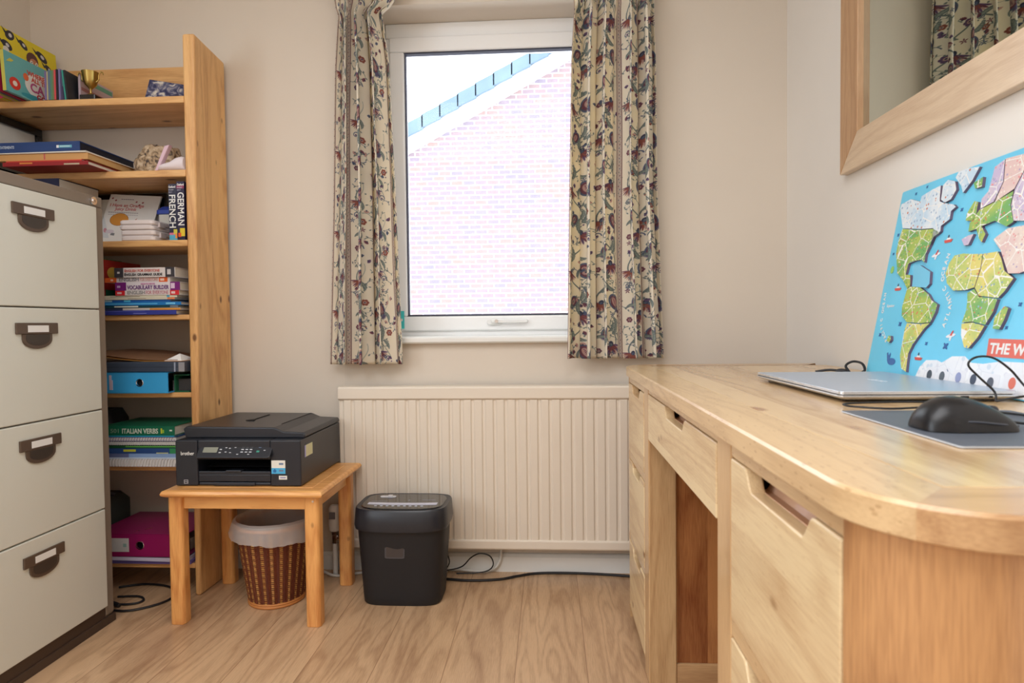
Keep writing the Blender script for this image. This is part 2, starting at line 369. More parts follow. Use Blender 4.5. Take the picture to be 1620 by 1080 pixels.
# ------------------------------------------------------------------ the house next door
t = thing('neighbouring_house', 'pale brick gable of the house next door seen through the window', 'house', (0, 9.8, -3))
sl = .5395; ridge_x = 4.2
def roofz(x): return 3.60+sl*(x+2.29) if x < ridge_x else 3.60+sl*(ridge_x+2.29)-sl*(x-ridge_x)
b = MB(); b.prism([(-6.2, -3), (14, -3), (14, roofz(14)), (ridge_x, roofz(ridge_x)), (-6.2, roofz(-6.2))], (0, 9.8, 0), (1, 0, 0), (0, 0, 1), (0, 1, 0), .3); b.build('gable_wall', 'brickwork', t)
b = MB(); b.prism([(-6.6, roofz(-6.6)-.02), (ridge_x, roofz(ridge_x)-.02), (14.4, roofz(14.4)-.02), (14.4, roofz(14.4)+.19), (ridge_x, roofz(ridge_x)+.19), (-6.6, roofz(-6.6)+.19)], (0, 9.66, 0), (1, 0, 0), (0, 0, 1), (0, 1, 0), .14)
b.build('bargeboard', 'bargeboard', t)
b = MB(); n = 40
for i in range(n):
    x0 = -6.7+i*.28; x1 = x0+.30
    if x0 > ridge_x: break
    b.hexa([(x0, 9.6, roofz(x0)+.20), (x1, 9.6, roofz(x1)+.17), (x1, 16, roofz(x1)+.17), (x0, 16, roofz(x0)+.20), (x0, 9.6, roofz(x0)+.40), (x1, 9.6, roofz(x1)+.38), (x1, 16, roofz(x1)+.38), (x0, 16, roofz(x0)+.40)])
b.build('roof', 'roof_tile', t)
#PART2
# ------------------------------------------------------------------ radiator
t = thing('radiator', 'long cream panel radiator on the wall under the window', 'radiator', (-.18, 2.25, .1))
RX0, RX1, RY = -.772, .45, 2.235
prof = []; x = RX0+.012; pitch_ = .0404; i = 0
while x < RX1-.02:
    prof += [(x, 0), (x+.005, -.0045), (x+.029, -.0045), (x+.034, 0)]; x += pitch_
b = MB(); R1 = []; 
for z, k in ((.132, 0), (.139, 1), (.652, 1), (.659, 0)):
    R1.append([(px, RY+.004+py*k, z) for px, py in prof])
b.loft(R1, 0, (False, False), False, False)
b.box(RX0, RX1, RY+.0052, RY+.012, .11, .70); b.build('front_panel', 'radiator_enamel', t)
b = MB(); b.prism([(0, 0), (.008, 0), (.011, .006), (.011, .03), (.0085, .036), (0, .036)], (RX0, RY+.006, .106), (0, -1, 0), (0, 0, 1), (1, 0, 0), RX1-RX0)
b.build('lower_rim', 'radiator_enamel', t, .002)
b = MB(); b.prism([(0, 0), (.004, 0), (.011, .006), (.011, .044), (.006, .05), (-.05, .05), (-.05, .046), (0, .046)], (RX0-.004, RY+.004, .655), (0, -1, 0), (0, 0, 1), (1, 0, 0), RX1-RX0+.008)
b.build('top_grille', 'radiator_enamel', t, .002)
for x in (RX0, RX1):
    b = MB(); b.box(x-.002, x+.001, RY+.004, RY+.05, .11, .66); b.build('side_panel', 'radiator_enamel', t)
for x in (-.6, .2):
    b = MB(); b.box(x, x+.04, RY+.012, YW-.001, .2, .6); b.build('bracket', 'radiator_enamel', t)
# valve
t = thing('radiator_valve', 'white thermostatic valve on a pipe at the left end of the radiator', 'radiator valve', (-.805, 2.25, 0))
vx, vy = -.803, 2.25
b = MB(); b.lathe([(.016, .165), (.021, .170), (.0225, .19), (.0215, .235), (.021, .252), (.014, .262), (.004, .264)], (vx, vy), 24); b.build('valve_head', 'white', t)
b = MB(); b.box(vx-.013, vx+.009, vy-.0245, vy-.021, .215, .240); b.build('scale_window', solid((120, 120, 130)), t)
b = MB(); b.lathe([(.010, .118), (.013, .12), (.013, .15), (.015, .152), (.015, .166)], (vx, vy), 6); b.tube([(vx, vy, .138), (vx+.0245, vy, .138)], .009, 10); b.tube([(vx+.014, vy, .138), (vx+.024, vy, .138)], .012, 6); b.build('valve_body', 'chrome', t)
b = MB(); b.tube([(vx, vy, .0), (vx, vy, .12)], .0095, 12); b.build('pipe', 'gloss_white', t)

# ------------------------------------------------------------------ desk
SX, TZ = .25, .795        # front plane of the carcass, top of the desk
DY0, DY1, DXB = .452, 2.0, .845
t = desk = thing('desk', 'large oak pedestal desk with rounded corners along the right wall', 'desk', (.55, 1.22, 0))
# tabletop: mitred frame around a board
ox0, ox1, oy0, oy1, rr, fwid = SX-.013, DXB, DY0-.016, DY1+.016, .105, .078
ix0, ix1, iy0, iy1 = ox0+fwid, ox1-.06, oy0+fwid, oy1-fwid
def corner(cx, cy, a0, a1, r, n=8): return [(cx+r*math.cos(a0+(a1-a0)*k/n), cy+r*math.sin(a0+(a1-a0)*k/n)) for k in range(n+1)]
def ring(inset):
    r = rr-inset
    c1 = corner(ox0+rr, oy0+rr, PI, 1.25*PI, r); c1b = corner(ox0+rr, oy0+rr, 1.25*PI, 1.5*PI, r)
    c2 = corner(ox0+rr, oy1-rr, .5*PI, .75*PI, r); c2b = corner(ox0+rr, oy1-rr, .75*PI, PI, r)
    front = c2b+c1                        # from far mitre to near mitre along the front
    near = c1b+[(ox1-inset, oy0+inset)]
    far = c2[::-1]; far = [(ox1-inset, oy1-inset)]+c2
    return front, near, far
lev = [(.0015, TZ-.028), (0, TZ-.0265), (0, TZ-.003), (.003, TZ)]
for idx, nm, mtl in ((0, 'tabletop_rail', 'oak_frame_y'), (1, 'tabletop_end', 'oak_frame_x'), (2, 'tabletop_end', 'oak_frame_x')):
    b = MB(); rings = [[(x, y, z) for x, y in ring(ins)[idx]] for ins, z in lev]
    inner = {0: [(ix0, iy0), (ix0, iy1)], 1: [(ix1, iy0), (ix0, iy0)], 2: [(ix0, iy1), (ix1, iy1)]}[idx]
    R = []
    for r_ in rings: R.append([b.bm.verts.new(p) for p in r_])
    for a, c in zip(R, R[1:]):
        for k in range(len(a)-1): b._face([a[k], a[k+1], c[k+1], c[k]], 0, True)
    for r_, z in ((R[0], lev[0][1]), (R[-1], TZ)):
        iv = [b.bm.verts.new((p[0], p[1], z)) for p in inner]
        b._face(r_+iv)
    o = b.build(nm, mtl, t)
b = MB(); b.box(ix0+.0016, ix1, iy0+.0016, iy1-.0016, TZ-.026, TZ-.0002); b.build('tabletop_board', 'oak_top', t, .0016, 2)
b = MB(); b.box(ix1, ox1, iy0, iy1, TZ-.026, TZ-.0002); b.build('tabletop_rail', 'oak_frame_y', t, .001)
# posts
def post(y0, y1, x0=SX, x1=SX+.07, z0=0, z1=TZ-.028): 
    b = MB(); b.box(x0, x1, y0, y1, z0, z1); return b.build('post', 'oak_post', t, .003)
def cpost(yc, near):
    y0, y1 = (DY0+.0, .54) if near else (1.955, DY1)
    r = .086; pts = rrect(SX, SX+.09, y0, y1+(.0 if near else 0), min(r, .97*(y1-y0)), 12, (0, 0, 1, 0) if near else (0, 1, 0, 0))
    b = MB(); b.prism(pts, (0, 0, 0), (1, 0, 0), (0, 1, 0), (0, 0, 1), TZ-.028, smooth=True); o = b.build('corner_post', 'oak_post_shaded' if near else 'oak_post', t, 0)
cpost(0, True); cpost(0, False)
post(.868, .938); post(1.58, 1.648)
for y in (.868, 1.58):   # rear inner posts
    b = MB(); b.box(DXB-.06, DXB-.003, y, y+.068, 0, TZ-.028); b.build('post', 'oak_post', t, .003)
# rails above / between drawers
def rail(y0, y1, z0, z1, nm='rail', x0=SX+.001, x1=SX+.04):
    b = MB(); b.box(x0, x1, y0, y1, z0, z1); return b.build(nm, 'oak_frame_y', t, .0015)
rail(.54, .868, .744, TZ-.028); rail(.938, 1.58, .750, TZ-.028); rail(1.648, 1.955, .744, TZ-.028)
rail(.54, .868, .494, .517); rail(.54, .868, .238, .258); rail(.54, .868, .03, .045)
rail(1.648, 1.955, .507, .529); rail(1.648, 1.955, .252, .272); rail(1.648, 1.955, .03, .042)
# end and inner side panels
def side(y, th, x0=SX+.09, x1=DXB-.003, z0=.055, post_w=.0):
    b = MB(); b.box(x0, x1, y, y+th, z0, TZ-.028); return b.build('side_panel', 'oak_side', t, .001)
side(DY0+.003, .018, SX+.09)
b = MB(); b.box(SX+.09, SX+.155, DY0-.0, DY0+.02, 0, TZ-.028); b.build('post', 'oak_post_shaded', t, .002)
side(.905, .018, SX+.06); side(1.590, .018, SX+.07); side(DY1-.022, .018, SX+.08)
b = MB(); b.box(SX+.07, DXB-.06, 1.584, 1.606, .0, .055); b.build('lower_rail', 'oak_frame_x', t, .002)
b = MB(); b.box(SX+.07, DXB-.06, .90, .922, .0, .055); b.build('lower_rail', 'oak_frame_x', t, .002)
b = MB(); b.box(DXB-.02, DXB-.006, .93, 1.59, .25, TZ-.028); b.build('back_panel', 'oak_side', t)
b = MB(); b.box(SX+.045, DXB-.03, .56, .90, .035, .735); b.build('drawer_box', 'dark', t)
b = MB(); b.box(SX+.045, DXB-.03, 1.612, 1.94, .035, .735); b.build('drawer_box', 'dark', t)
b = MB(); b.box(SX+.045, DXB-.03, .945, 1.575, .65, .745); b.build('drawer_box', 'dark', t)
def drawer(y0, y1, z0, z1, lab=None, cut=.5, dep=.025):
    g = .003; y0 += g; y1 -= g; w = y1-y0; yc = (y0+y1)/2; hw = w*cut/2; pts = [(y0, z0), (y1, z0), (y1, z1)]
    s = .030
    # scoop: a short steep shoulder, then flat bottom
    for k in range(11): a = k/10; pts.append((yc+hw-s*a*.9, z1-dep*(.5-.5*math.cos(PI*a))))
    for k in range(11): a = k/10; pts.append((yc-hw+s*(1-a)*.9, z1-dep*(.5+.5*math.cos(PI*a))))
    pts.append((y0, z1))
    b = MB(); b.prism(pts, (SX-.001, 0, 0), (0, 1, 0), (0, 0, 1), (1, 0, 0), .020)
    o = b.build('drawer', 'oak_front', t, .0025, 3)
    b = MB()  # finger groove: a trough sloping up and back behind the cut-out
    zs = z1-dep
    prof = [(.017, zs+.001), (.022, zs-.004), (.030, zs-.002), (.038, zs+.012), (.042, z1-.001)]
    prof2 = [(x+.0, z) for x, z in prof]
    rings = [[(SX+x, y, z) for x, z in prof]+[(SX+.046, y, z1-.001), (SX+.046, y, zs-.008), (SX+.017, y, zs-.008)] for y in (yc-hw-.004, yc+hw+.004)]
    b.loft(rings, 0, (True, True), True, False); b.build('finger_groove', 'groove', o)
    return o
drawer(.54, .868, .519, .742, cut=.64, dep=.026); drawer(.54, .868, .26, .492, cut=.64, dep=.026); drawer(.54, .868, .046, .236, cut=.64, dep=.026)
drawer(.938, 1.58, .633, .748, cut=.32, dep=.024)
drawer(1.648, 1.955, .531, .742, cut=.55); drawer(1.648, 1.955, .274, .505, cut=.55); drawer(1.648, 1.955, .043, .250, cut=.55)

# ------------------------------------------------------------------ filing cabinet
t = thing('filing_cabinet', 'tall four drawer metal filing cabinet in cream and brown by the left wall', 'filing cabinet', (-1.69, 1.63, 0))
CX = -1.39
b = MB(); b.box(XL+.018, CX-.004, 1.405, 1.868, 0.0, 1.302); b.build('body', 'cabinet_brown', t, .002)
b = MB(); b.box(XL+.016, CX, 1.403, 1.870, 1.303, 1.336); b.build('top', 'cabinet_brown', t, .004, 3)
b = MB(); b.box(CX-.02, CX+.001, 1.835, 1.870, .03, 1.303); b.box(CX-.02, CX+.001, 1.403, 1.438, .03, 1.303); b.build('frame', 'cabinet_brown', t, .004, 3)
b = MB(); b.box(CX-.02, CX-.001, 1.438, 1.835, .024, .06); b.box(CX-.02, CX+.004, 1.403, 1.874, .0, .026); b.build('plinth', 'cabinet_plinth', t, .002)
hm = solid((92, 76, 64), .4)
for z0, z1 in ((.990, 1.300), (.681, .986), (.372, .677), (.063, .368)):
    b = MB(); b.box(CX-.015, CX+.010, 1.441, 1.832, z0, z1); d = b.build('drawer', 'cabinet_cream', t, .003, 3)
    yc = 1.594; zt = z1-.040; X = CX+.010
    b = MB(); b.box(X, X+.006, yc-.068, yc+.068, zt-.030, zt)
    arc = [(yc-.049, zt-.030)]+[(yc-.049*math.cos(PI*k/12), zt-.044-.026*math.sin(PI*k/12)) for k in range(13)]+[(yc+.049, zt-.030)]
    b.prism(arc, (X, 0, 0), (0, 1, 0), (0, 0, 1), (1, 0, 0), .0045); h = b.build('handle', hm, d, .0015)
    arc2 = [(yc-.039, zt-.032)]+[(yc-.039*math.cos(PI*k/12), zt-.044-.017*math.sin(PI*k/12)) for k in range(13)]+[(yc+.039, zt-.032)]
    b = MB(); b.prism(arc2, (X+.0046, 0, 0), (0, 1, 0), (0, 0, 1), (1, 0, 0), .0006); b.build('finger_recess', solid((64, 56, 50), .4), h)
    b = MB(); b.box(X+.006, X+.0068, yc-.034, yc+.034, zt-.025, zt-.007); b.build('label_holder', 'white', h)
b = MB(); b.tube([(CX, 1.826, 1.3185), (CX+.008, 1.826, 1.3185)], .012, 20); b.tube([(CX+.008, 1.826, 1.3185), (CX+.010, 1.826, 1.3185)], .007, 16); b.box(CX+.0098, CX+.0105, 1.825, 1.827, 1.3145, 1.3225, 1)
b.build('lock', ['chrome', 'dark'], t)

# ------------------------------------------------------------------ bookcase
SH = [1.716, 1.467, 1.229, .974, .706, .452, .112]
ST = [.024, .024, .022, .018, .018, .018, .018]
t = thing('bookcase', 'tall pine bookcase with open shelves in the left corner', 'bookcase', (-1.6, 2.17, 0))
b = MB(); b.hexa([(-1.231, 2.052, 0), (-1.211, 2.052, 0), (-1.204, 2.292, 0), (-1.228, 2.292, 0), (-1.229, 2.052, 1.922), (-1.185, 2.052, 1.922), (-1.208, 2.292, 1.922), (-1.240, 2.292, 1.922)])
b.build('side_panel', 'pine_z', t, .009, 4)
b = MB(); b.box(-1.967, -1.95, 2.052, 2.292, 0, 1.80); b.build('side_panel', 'pine_z', t, .006, 3)
for z, th in zip(SH, ST):
    b = MB(); b.box(-1.95, -1.229, 2.056, 2.30, z-th, z); b.build('shelf', 'pine_x', t, .004, 3)
b = MB(); b.box(-1.95, -1.23, 2.288, 2.306, SH[0], 1.912); b.build('back_rail', 'pine_x', t, .003)

# ------------------------------------------------------------------ low pine table
t = thing('low_table', 'small low pine table holding the printer', 'table', (-.945, 2.02, 0))
TX0, TX1, TY0, TY1, TT = -1.196, -.688, 1.818, 2.222, .430
b = MB()
def ins(i, z): return [(TX0+i, TY0+i, z), (TX1-i, TY0+i, z), (TX1-i, TY1-i, z), (TX0+i, TY1-i, z)]
b.loft([ins(.012, TT-.024), ins(.002, TT-.018), ins(0, TT-.012), ins(.004, TT-.004), ins(.012, TT-.001), ins(.045, TT-.0008), ins(.046, TT-.0018), ins(.047, TT)], smooth=False)
b.build('tabletop', 'pine_table_x', t, .001)
for x, y in ((-1.167, 1.868), (-.733, 1.868), (-.733, 2.172), (-1.167, 2.172)):
    b = MB(); b.prism(rrect(x-.0235, x+.0235, y-.0225, y+.0225, .012, 5), (0, 0, 0), (1, 0, 0), (0, 1, 0), (0, 0, 1), TT-.024, smooth=False); b.build('leg', 'pine_table_z', t, .002)
for (x0, x1, y0, y1, mm) in ((-1.144, -.756, 1.858, 1.878, 'pine_table_x'), (-1.144, -.756, 2.162, 2.182, 'pine_table_x'), (-1.177, -1.157, 1.89, 2.15, 'pine_table_y'), (-.743, -.723, 1.89, 2.15, 'pine_table_y')):
    b = MB(); b.box(x0, x1, y0, y1, TT-.067, TT-.024); b.build('apron', mm, t, .002)
b = MB(); b.tube([(-.726, 1.8455, .392), (-.726, 1.8435, .392)], .0035, 12); b.build('screw', 'chrome', t)

# ------------------------------------------------------------------ printer
t = thing('printer', 'black multifunction inkjet printer on the low pine table', 'printer', (-.973, 2.05, .430))
PX0, PX1, PY0, PY1, PZ = -1.176, -.772, 1.872, 2.233, .4305
def pz(k): return PZ+k
b = MB()   # body with an opening at the front: built from blocks
OX0, OX1 = PX0+.072, PX1-.098          # output slot
b.box(PX0, OX0, PY0, PY1, PZ+.001, pz(.145)); b.box(OX1, PX1, PY0, PY1, PZ+.001, pz(.145))
b.box(OX0, OX1, PY0+.16, PY1, PZ+.001, pz(.145)); b.box(OX0, OX1, PY0+.002, PY0+.16, pz(.083), pz(.145)); b.box(OX0, OX1, PY0+.004, PY0+.16, PZ+.001, pz(.012))
b.build('body', 'black_plastic', t, .004, 3)
b = MB(); b.box(OX0+.001, OX1-.001, PY0+.003, PY0+.15, pz(.014), pz(.036)); b.box(OX0+.001, OX1-.001, PY0+.003, PY0+.012, pz(.036), pz(.046)); b.box(OX0+.09, OX0+.14, PY0, PY0+.02, pz(.044), pz(.05)); b.box(OX0+.05, OX1-.05, PY0-.0008, PY0+.004, pz(.002), pz(.012))
b.build('paper_tray', 'black_plastic', t, .0015)
b = MB(); b.box(OX0, OX1, PY0+.05, PY0+.155, pz(.05), pz(.0505)); b.build('output_slot', 'dark', t)
# scanner lid with document feeder hump on its left
b = MB(); LZ = pz(.145)
lid = [(PX0+.014, LZ), (PX1-.004, LZ), (PX1+.002, LZ+.006), (PX1-.004, LZ+.018), (PX1-.07, LZ+.021), (PX1-.10, LZ+.034), (PX0+.016, LZ+.037), (PX0+.006, LZ+.030)]
b.prism([(p[0], p[1]) for p in lid], (0, PY0+.035, 0), (1, 0, 0), (0, 0, 1), (0, 1, 0), .325); b.build('scanner_lid', 'black_plastic', t, .004, 3)
b = MB(); b.box(PX0+.165, PX0+.17, PY0+.16, PY0+.30, LZ+.0362, LZ+.0374); b.hexa([(PX0+.150, PY0+.16, LZ+.0362), (PX0+.18, PY0+.16, LZ+.0362), (PX0+.172, PY0+.185, LZ+.0362), (PX0+.165, PY0+.185, LZ+.0362), (PX0+.150, PY0+.16, LZ+.0382), (PX0+.18, PY0+.16, LZ+.0382), (PX0+.172, PY0+.185, LZ+.0382), (PX0+.165, PY0+.185, LZ+.0382)]); b.box(PX1-.104, PX1-.101, PY0+.10, PY0+.35, LZ+.0345, LZ+.0355)
b.build('lid_groove', 'dark', t)
# tilted control panel
o0 = Vector((PX0+.078, PY0-.014, pz(.088))); un = Vector((0, .045, .052)).normalized(); nn = Vector((1, 0, 0)).cross(un)
b = MB(); b.prism(rrect(0, .235, 0, .068, .008, 4), o0, (1, 0, 0), un, -nn, -.010); pn = b.build('control_panel', 'black_plastic', t, .002, 3)
def onp(u, v, h=.0105): return o0+Vector((1, 0, 0))*u+un*v+nn*h
b = MB(); b.prism(rrect(.016, .062, .018, .048, .002, 2), onp(0, 0, .0098), (1, 0, 0), un, nn, .0006); b.build('display', solid((140, 142, 128), .3), pn)
b = MB()
def dot(u, v, w=.005, h=.0028, mi=0): b.prism([(u-w/2, v-h/2), (u+w/2, v-h/2), (u+w/2, v+h/2), (u-w/2, v+h/2)], onp(0, 0, .0098), (1, 0, 0), un, nn, .0008, mi)
for k in range(4): dot(.072, .018+.011*k, .007, .003)
for r in range(4):
    for c in range(3): dot(.142+.0135*c, .020+.009*r, .008, .003)
for (u, v) in ((.09, .05), (.105, .05), (.088, .035), (.10, .033), (.117, .036), (.09, .02), (.105, .018), (.205, .05), (.215, .038), (.213, .026), (.195, .055), (.13, .012), (.165, .012)): dot(u, v, .006, .0022)
dot(.193, .022, .009, .006, 1); dot(.196, .038, .008, .005, 2)
b.build('button', [solid((205, 208, 214)), solid((60, 150, 130)), solid((120, 150, 190))], pn)
text('brother', .0165, (PX0+.018, PY0-.0006, pz(.098)), (1, 0, 0), (0, 0, 1), 'white', t, bold=.006, width=.043)
b = MB(); b.box(OX1+.004, OX1+.048, PY0-.0006, PY0, pz(.058), pz(.082), 0); b.box(OX1+.004, OX1+.048, PY0-.0006, PY0, pz(.040), pz(.058), 1); b.box(OX1+.028, OX1+.042, PY0-.0009, PY0, pz(.068), pz(.074), 2); b.box(OX1+.028, OX1+.042, PY0-.0009, PY0, pz(.047), pz(.053), 2); b.prism([(.010, .044), (.018, .044), (.02, .05), (.014, .056), (.009, .05)], (OX1, PY0-.0009, PZ), (1, 0, 0), (0, 0, 1), (0, 1, 0), .0003, 3); b.box(OX1+.027, OX1+.053, PY0-.0006, PY0, pz(.022), pz(.034), 0)
b.build('sticker', [solid((232, 230, 222)), solid((74, 176, 224)), solid((110, 130, 160)), solid((40, 110, 170))], t)
b = MB(); b.box(OX1+.031, OX1+.049, PY0-.0009, PY0-.0006, pz(.026), pz(.030)); b.build('sticker_print', solid((150, 150, 190)), t)
b = MB(); frame_ring(b, PX0+.027, PX0+.040, pz(.008), pz(.020), .0012, PY0-.0006, PY0+.0005); b.tube([(PX0+.029, PY0-.0005, pz(.013)), (PX0+.033, PY0-.0005, pz(.015)), (PX0+.038, PY0-.0005, pz(.0125))], .0007, 6); b.build('emblem', solid((200, 200, 205)), t)
b = MB(); b.box(PX1, PX1+.0006, PY0+.03, PY0+.095, pz(.085), pz(.122), 0); b.box(PX1, PX1+.0007, PY0+.03, PY0+.04, pz(.085), pz(.122), 1); b.build('side_label', [solid((222, 220, 176)), solid((170, 170, 226))], t)
b = MB(); b.box(PX1+.0, PX1+.0012, PY0+.04, PY0+.075, pz(.127), pz(.1285)); b.build('side_slot', 'grey_plastic', t)

# ------------------------------------------------------------------ waste basket
t = thing('waste_basket', 'round brown wicker waste basket under the low pine table', 'waste basket', (-.935, 2.045, 0))
BX, BY = -.935, 2.045
wk = bpy.data.materials.new('wicker'); wk.use_nodes = True; nt = wk.node_tree; bs = nt.nodes['Principled BSDF']; bs.inputs['Roughness'].default_value = .45
at = nt.nodes.new('ShaderNodeAttribute'); at.attribute_name = 'weave'; nt.links.new(at.outputs['Color'], bs.inputs['Base Color']); M['wicker'] = wk
b = MB(); NC, NR = 216, 50; colr = []; rings = []
for j in range(NR*3+1):
    z = .012+.255*j/(NR*3); r = .088+.037*(z/.267)
    rings.append([(BX+(r+.0028*math.sin(2*PI*j/3+(PI if (k//3) % 2 else 0)))*math.cos(2*PI*k/NC), BY+(r+.0028*math.sin(2*PI*j/3+(PI if (k//3) % 2 else 0)))*math.sin(2*PI*k/NC), z) for k in range(NC)])
b.loft(rings, 0, (False, False)); wb = b.build('woven_body', 'wicker', t)
ca = wb.data.color_attributes.new('weave', 'FLOAT_COLOR', 'POINT')
nv = len(wb.data.vertices); buf = np.zeros((nv, 4), np.float32)
for i, v in enumerate(wb.data.vertices):
    a = math.atan2(v.co.y, v.co.x); k = int(round(a/(2*PI)*NC)) % NC; j = int(round((v.co.z-.012)/.255*NR*3))
    light = (k//3) % 3 == 0 and (j // 2 + k//3) % 2 == 0 
    c = lin((222, 168, 92)) if light else lin((128, 66, 42) if (j % 3) else (92, 42, 28))
    buf[i] = c
ca.data.foreach_set('color', buf.ravel())
b = MB(); 
for z, r, q in ((.006, .088, .006), (.014, .089, .005)): b.tube([(BX+r*math.cos(2*PI*k/40), BY+r*math.sin(2*PI*k/40), z) for k in range(41)], q, 8)
b.lathe([(.001, .006), (.084, .006), (.084, .01), (.001, .01)], (BX, BY), 30)
b.build('foot_rim', solid((196, 128, 68)), t)
b = MB(); b.tube([(BX+.125*math.cos(2*PI*k/40), BY+.125*math.sin(2*PI*k/40), .268) for k in range(41)], .006, 8); b.build('top_rim', solid((196, 128, 68)), t)
bag = thing('bin_liner', 'crumpled translucent white bin liner folded over the basket rim', 'bin liner', (BX, BY, .2))
random.seed(3); b = MB(); rings = []
ph = [random.uniform(0, 6) for _ in range(6)]
def wob(a, s): return sum(math.sin(a*f+ph[i]+s*2.1*i)*g for i, (f, g) in enumerate(((2, .5), (5, .6), (9, .5), (17, .35), (23, .25), (31, .2))))
for s, (r, z) in enumerate(((.074, .030), (.080, .06), (.098, .16), (.108, .25), (.1115, .270), (.116, .2835), (.125, .289), (.135, .2845), (.1405, .268), (.1415, .246), (.142, .226))):
    kr = .0022 if s < 3 or s > 8 else .0010; kz = .0035 if s in (2,) or s > 8 else .0006
    rings.append([(BX+(r+kr*wob(2*PI*k/96, s*.3)+(.003 if s > 8 else 0))*math.cos(2*PI*k/96), BY+(r+kr*wob(2*PI*k/96, s*.3)+(.003 if s > 8 else 0))*math.sin(2*PI*k/96), z+kz*wob(2*PI*k/96+1, s*.4)*(s > 0)+(.010*math.sin(2*PI*k/96-1.8) if s > 9 else 0)) for k in range(96)])
b.loft(rings, 0, (True, False)); b.build('bag_film', 'bag_film', bag)
pp = thing('crumpled_paper', 'crumpled dark scraps lying inside the lined waste basket', 'rubbish', (BX, BY, .2))
b = MB(); b.lathe([(.056, .046), (.062, .08), (.072, .15), (.056, .185), (.02, .20)], (BX, BY), 20)
for v in b.bm.verts: v.co += Vector((random.uniform(-.007, .007),)*1+(random.uniform(-.007, .007), random.uniform(-.008, .010)))
b.build('scraps', solid((120, 98, 82)), pp)
b = MB(); b.hexa([(BX+.0, BY-.06, .19), (BX+.04, BY-.05, .2), (BX+.05, BY-.02, .215), (BX+.01, BY-.02, .21), (BX+.0, BY-.06, .196), (BX+.03, BY-.05, .22), (BX+.05, BY-.02, .24), (BX+.01, BY-.02, .23)]); b.build('scraps', solid((52, 78, 44)), pp)

# ------------------------------------------------------------------ shredder
t = thing('paper_shredder', 'black paper shredder bin on the floor in front of the radiator', 'paper shredder', (-.497, 2.085, 0))
def sq(cx, cy, w, d, z, n=56, e=.42, bulge=.0):
    out = []
    for k in range(n):
        a = 2*PI*k/n; c, s = math.cos(a), math.sin(a)
        x = math.copysign(abs(c)**e, c); y = math.copysign(abs(s)**e, s)
        yy = cy+y*d/2-(bulge*(1-x*x) if y < 0 else 0)
        out.append((cx+x*w/2, yy, z))
    return out
cx = -.498
b = MB(); b.loft([sq(cx, 2.083, .250, .165, 0), sq(cx, 2.083, .264, .172, .006), sq(cx, 2.083, .268, .176, .03), sq(cx, 2.085, .298, .192, .245, bulge=.01), sq(cx, 2.085, .301, .194, .262, bulge=.012)]); b.build('bin', 'matte_black', t)
b = MB(); b.loft([sq(cx, 2.085, .299, .194, .258, bulge=.014), sq(cx, 2.085, .314, .206, .256, bulge=.018), sq(cx, 2.085, .320, .210, .268, bulge=.018), sq(cx, 2.087, .312, .204, .320, bulge=.014), sq(cx, 2.087, .306, .198, .325, bulge=.013), sq(cx, 2.087, .292, .186, .3235, bulge=.012)]); b.build('cutter_head', 'black_plastic', t)
b = MB(); b.loft([sq(cx, 2.088, .278, .172, .3240, bulge=.01), sq(cx, 2.088, .274, .168, .3262, bulge=.01)]); b.build('top_panel', 'gloss_black', t)
b = MB(); ss = rrect(-.118, .118, -.012, .012, .011, 5); ss = [(x, y-.010*(1-(x/.118)**2)) for x, y in [(p[0], p[1]) for p in ss]]
seg = 14; topc = [(-.118+.236*k/seg) for k in range(seg+1)]
pts = [(x, .010-.006*(1-(x/.118)**2)*-1*-1) for x in topc]; low = [(x, -.012-.006*(1-(x/.118)**2)) for x in topc[::-1]]
b.prism(pts+low, (cx, 2.055, .3262), (1, 0, 0), (0, 1, 0), (0, 0, 1), .0012); b.build('paper_slot', solid((206, 208, 226), .25), t)
b = MB(); b.prism(rrect(-.028, .028, -.009, .009, .008), (cx-.07, 2.135, .3262), (1, 0, 0), (0, 1, 0), (0, 0, 1), .002); b.prism(rrect(-.008, .008, -.007, .007, .004), (cx-.062, 2.135, .328), (1, 0, 0), (0, 1, 0), (0, 0, 1), .004); b.build('switch', solid((214, 214, 220), .2), t)
b = MB()
for k in range(9): b.prism([(.0055*math.cos(2*PI*j/6), .0045*math.sin(2*PI*j/6)) for j in range(6)], (cx-.085+.0195*k, 2.026, .3262), (1, 0, 0), (0, 1, 0), (0, 0, 1), .0006)
b.build('warning_icons', solid((200, 204, 214)), t)
b = MB(); b.box(cx+.012, cx+.016, 2.088, 2.098, .3262, .3268); b.box(cx-.115, cx-.06, 2.080, 2.083, .3262, .3266); b.box(cx+.06, cx+.105, 2.096, 2.099, .3262, .3266); b.build('top_marks', solid((150, 152, 160)), t)
b = MB(); b.prism(rrect(-.033, .033, -.027, .027, .006), (cx-.012, 1.983, .192), (1, 0, 0), (0, .045, 1), (0, 1, 0), .006, 0); b.prism(rrect(-.0285, .0285, -.0225, .0225, .005), (cx-.012, 1.9825, .192), (1, 0, 0), (0, .045, 1), (0, 1, 0), .004, 1); b.build('viewing_window', [solid((70, 70, 76), .2), solid((64, 58, 58), .15)], t)
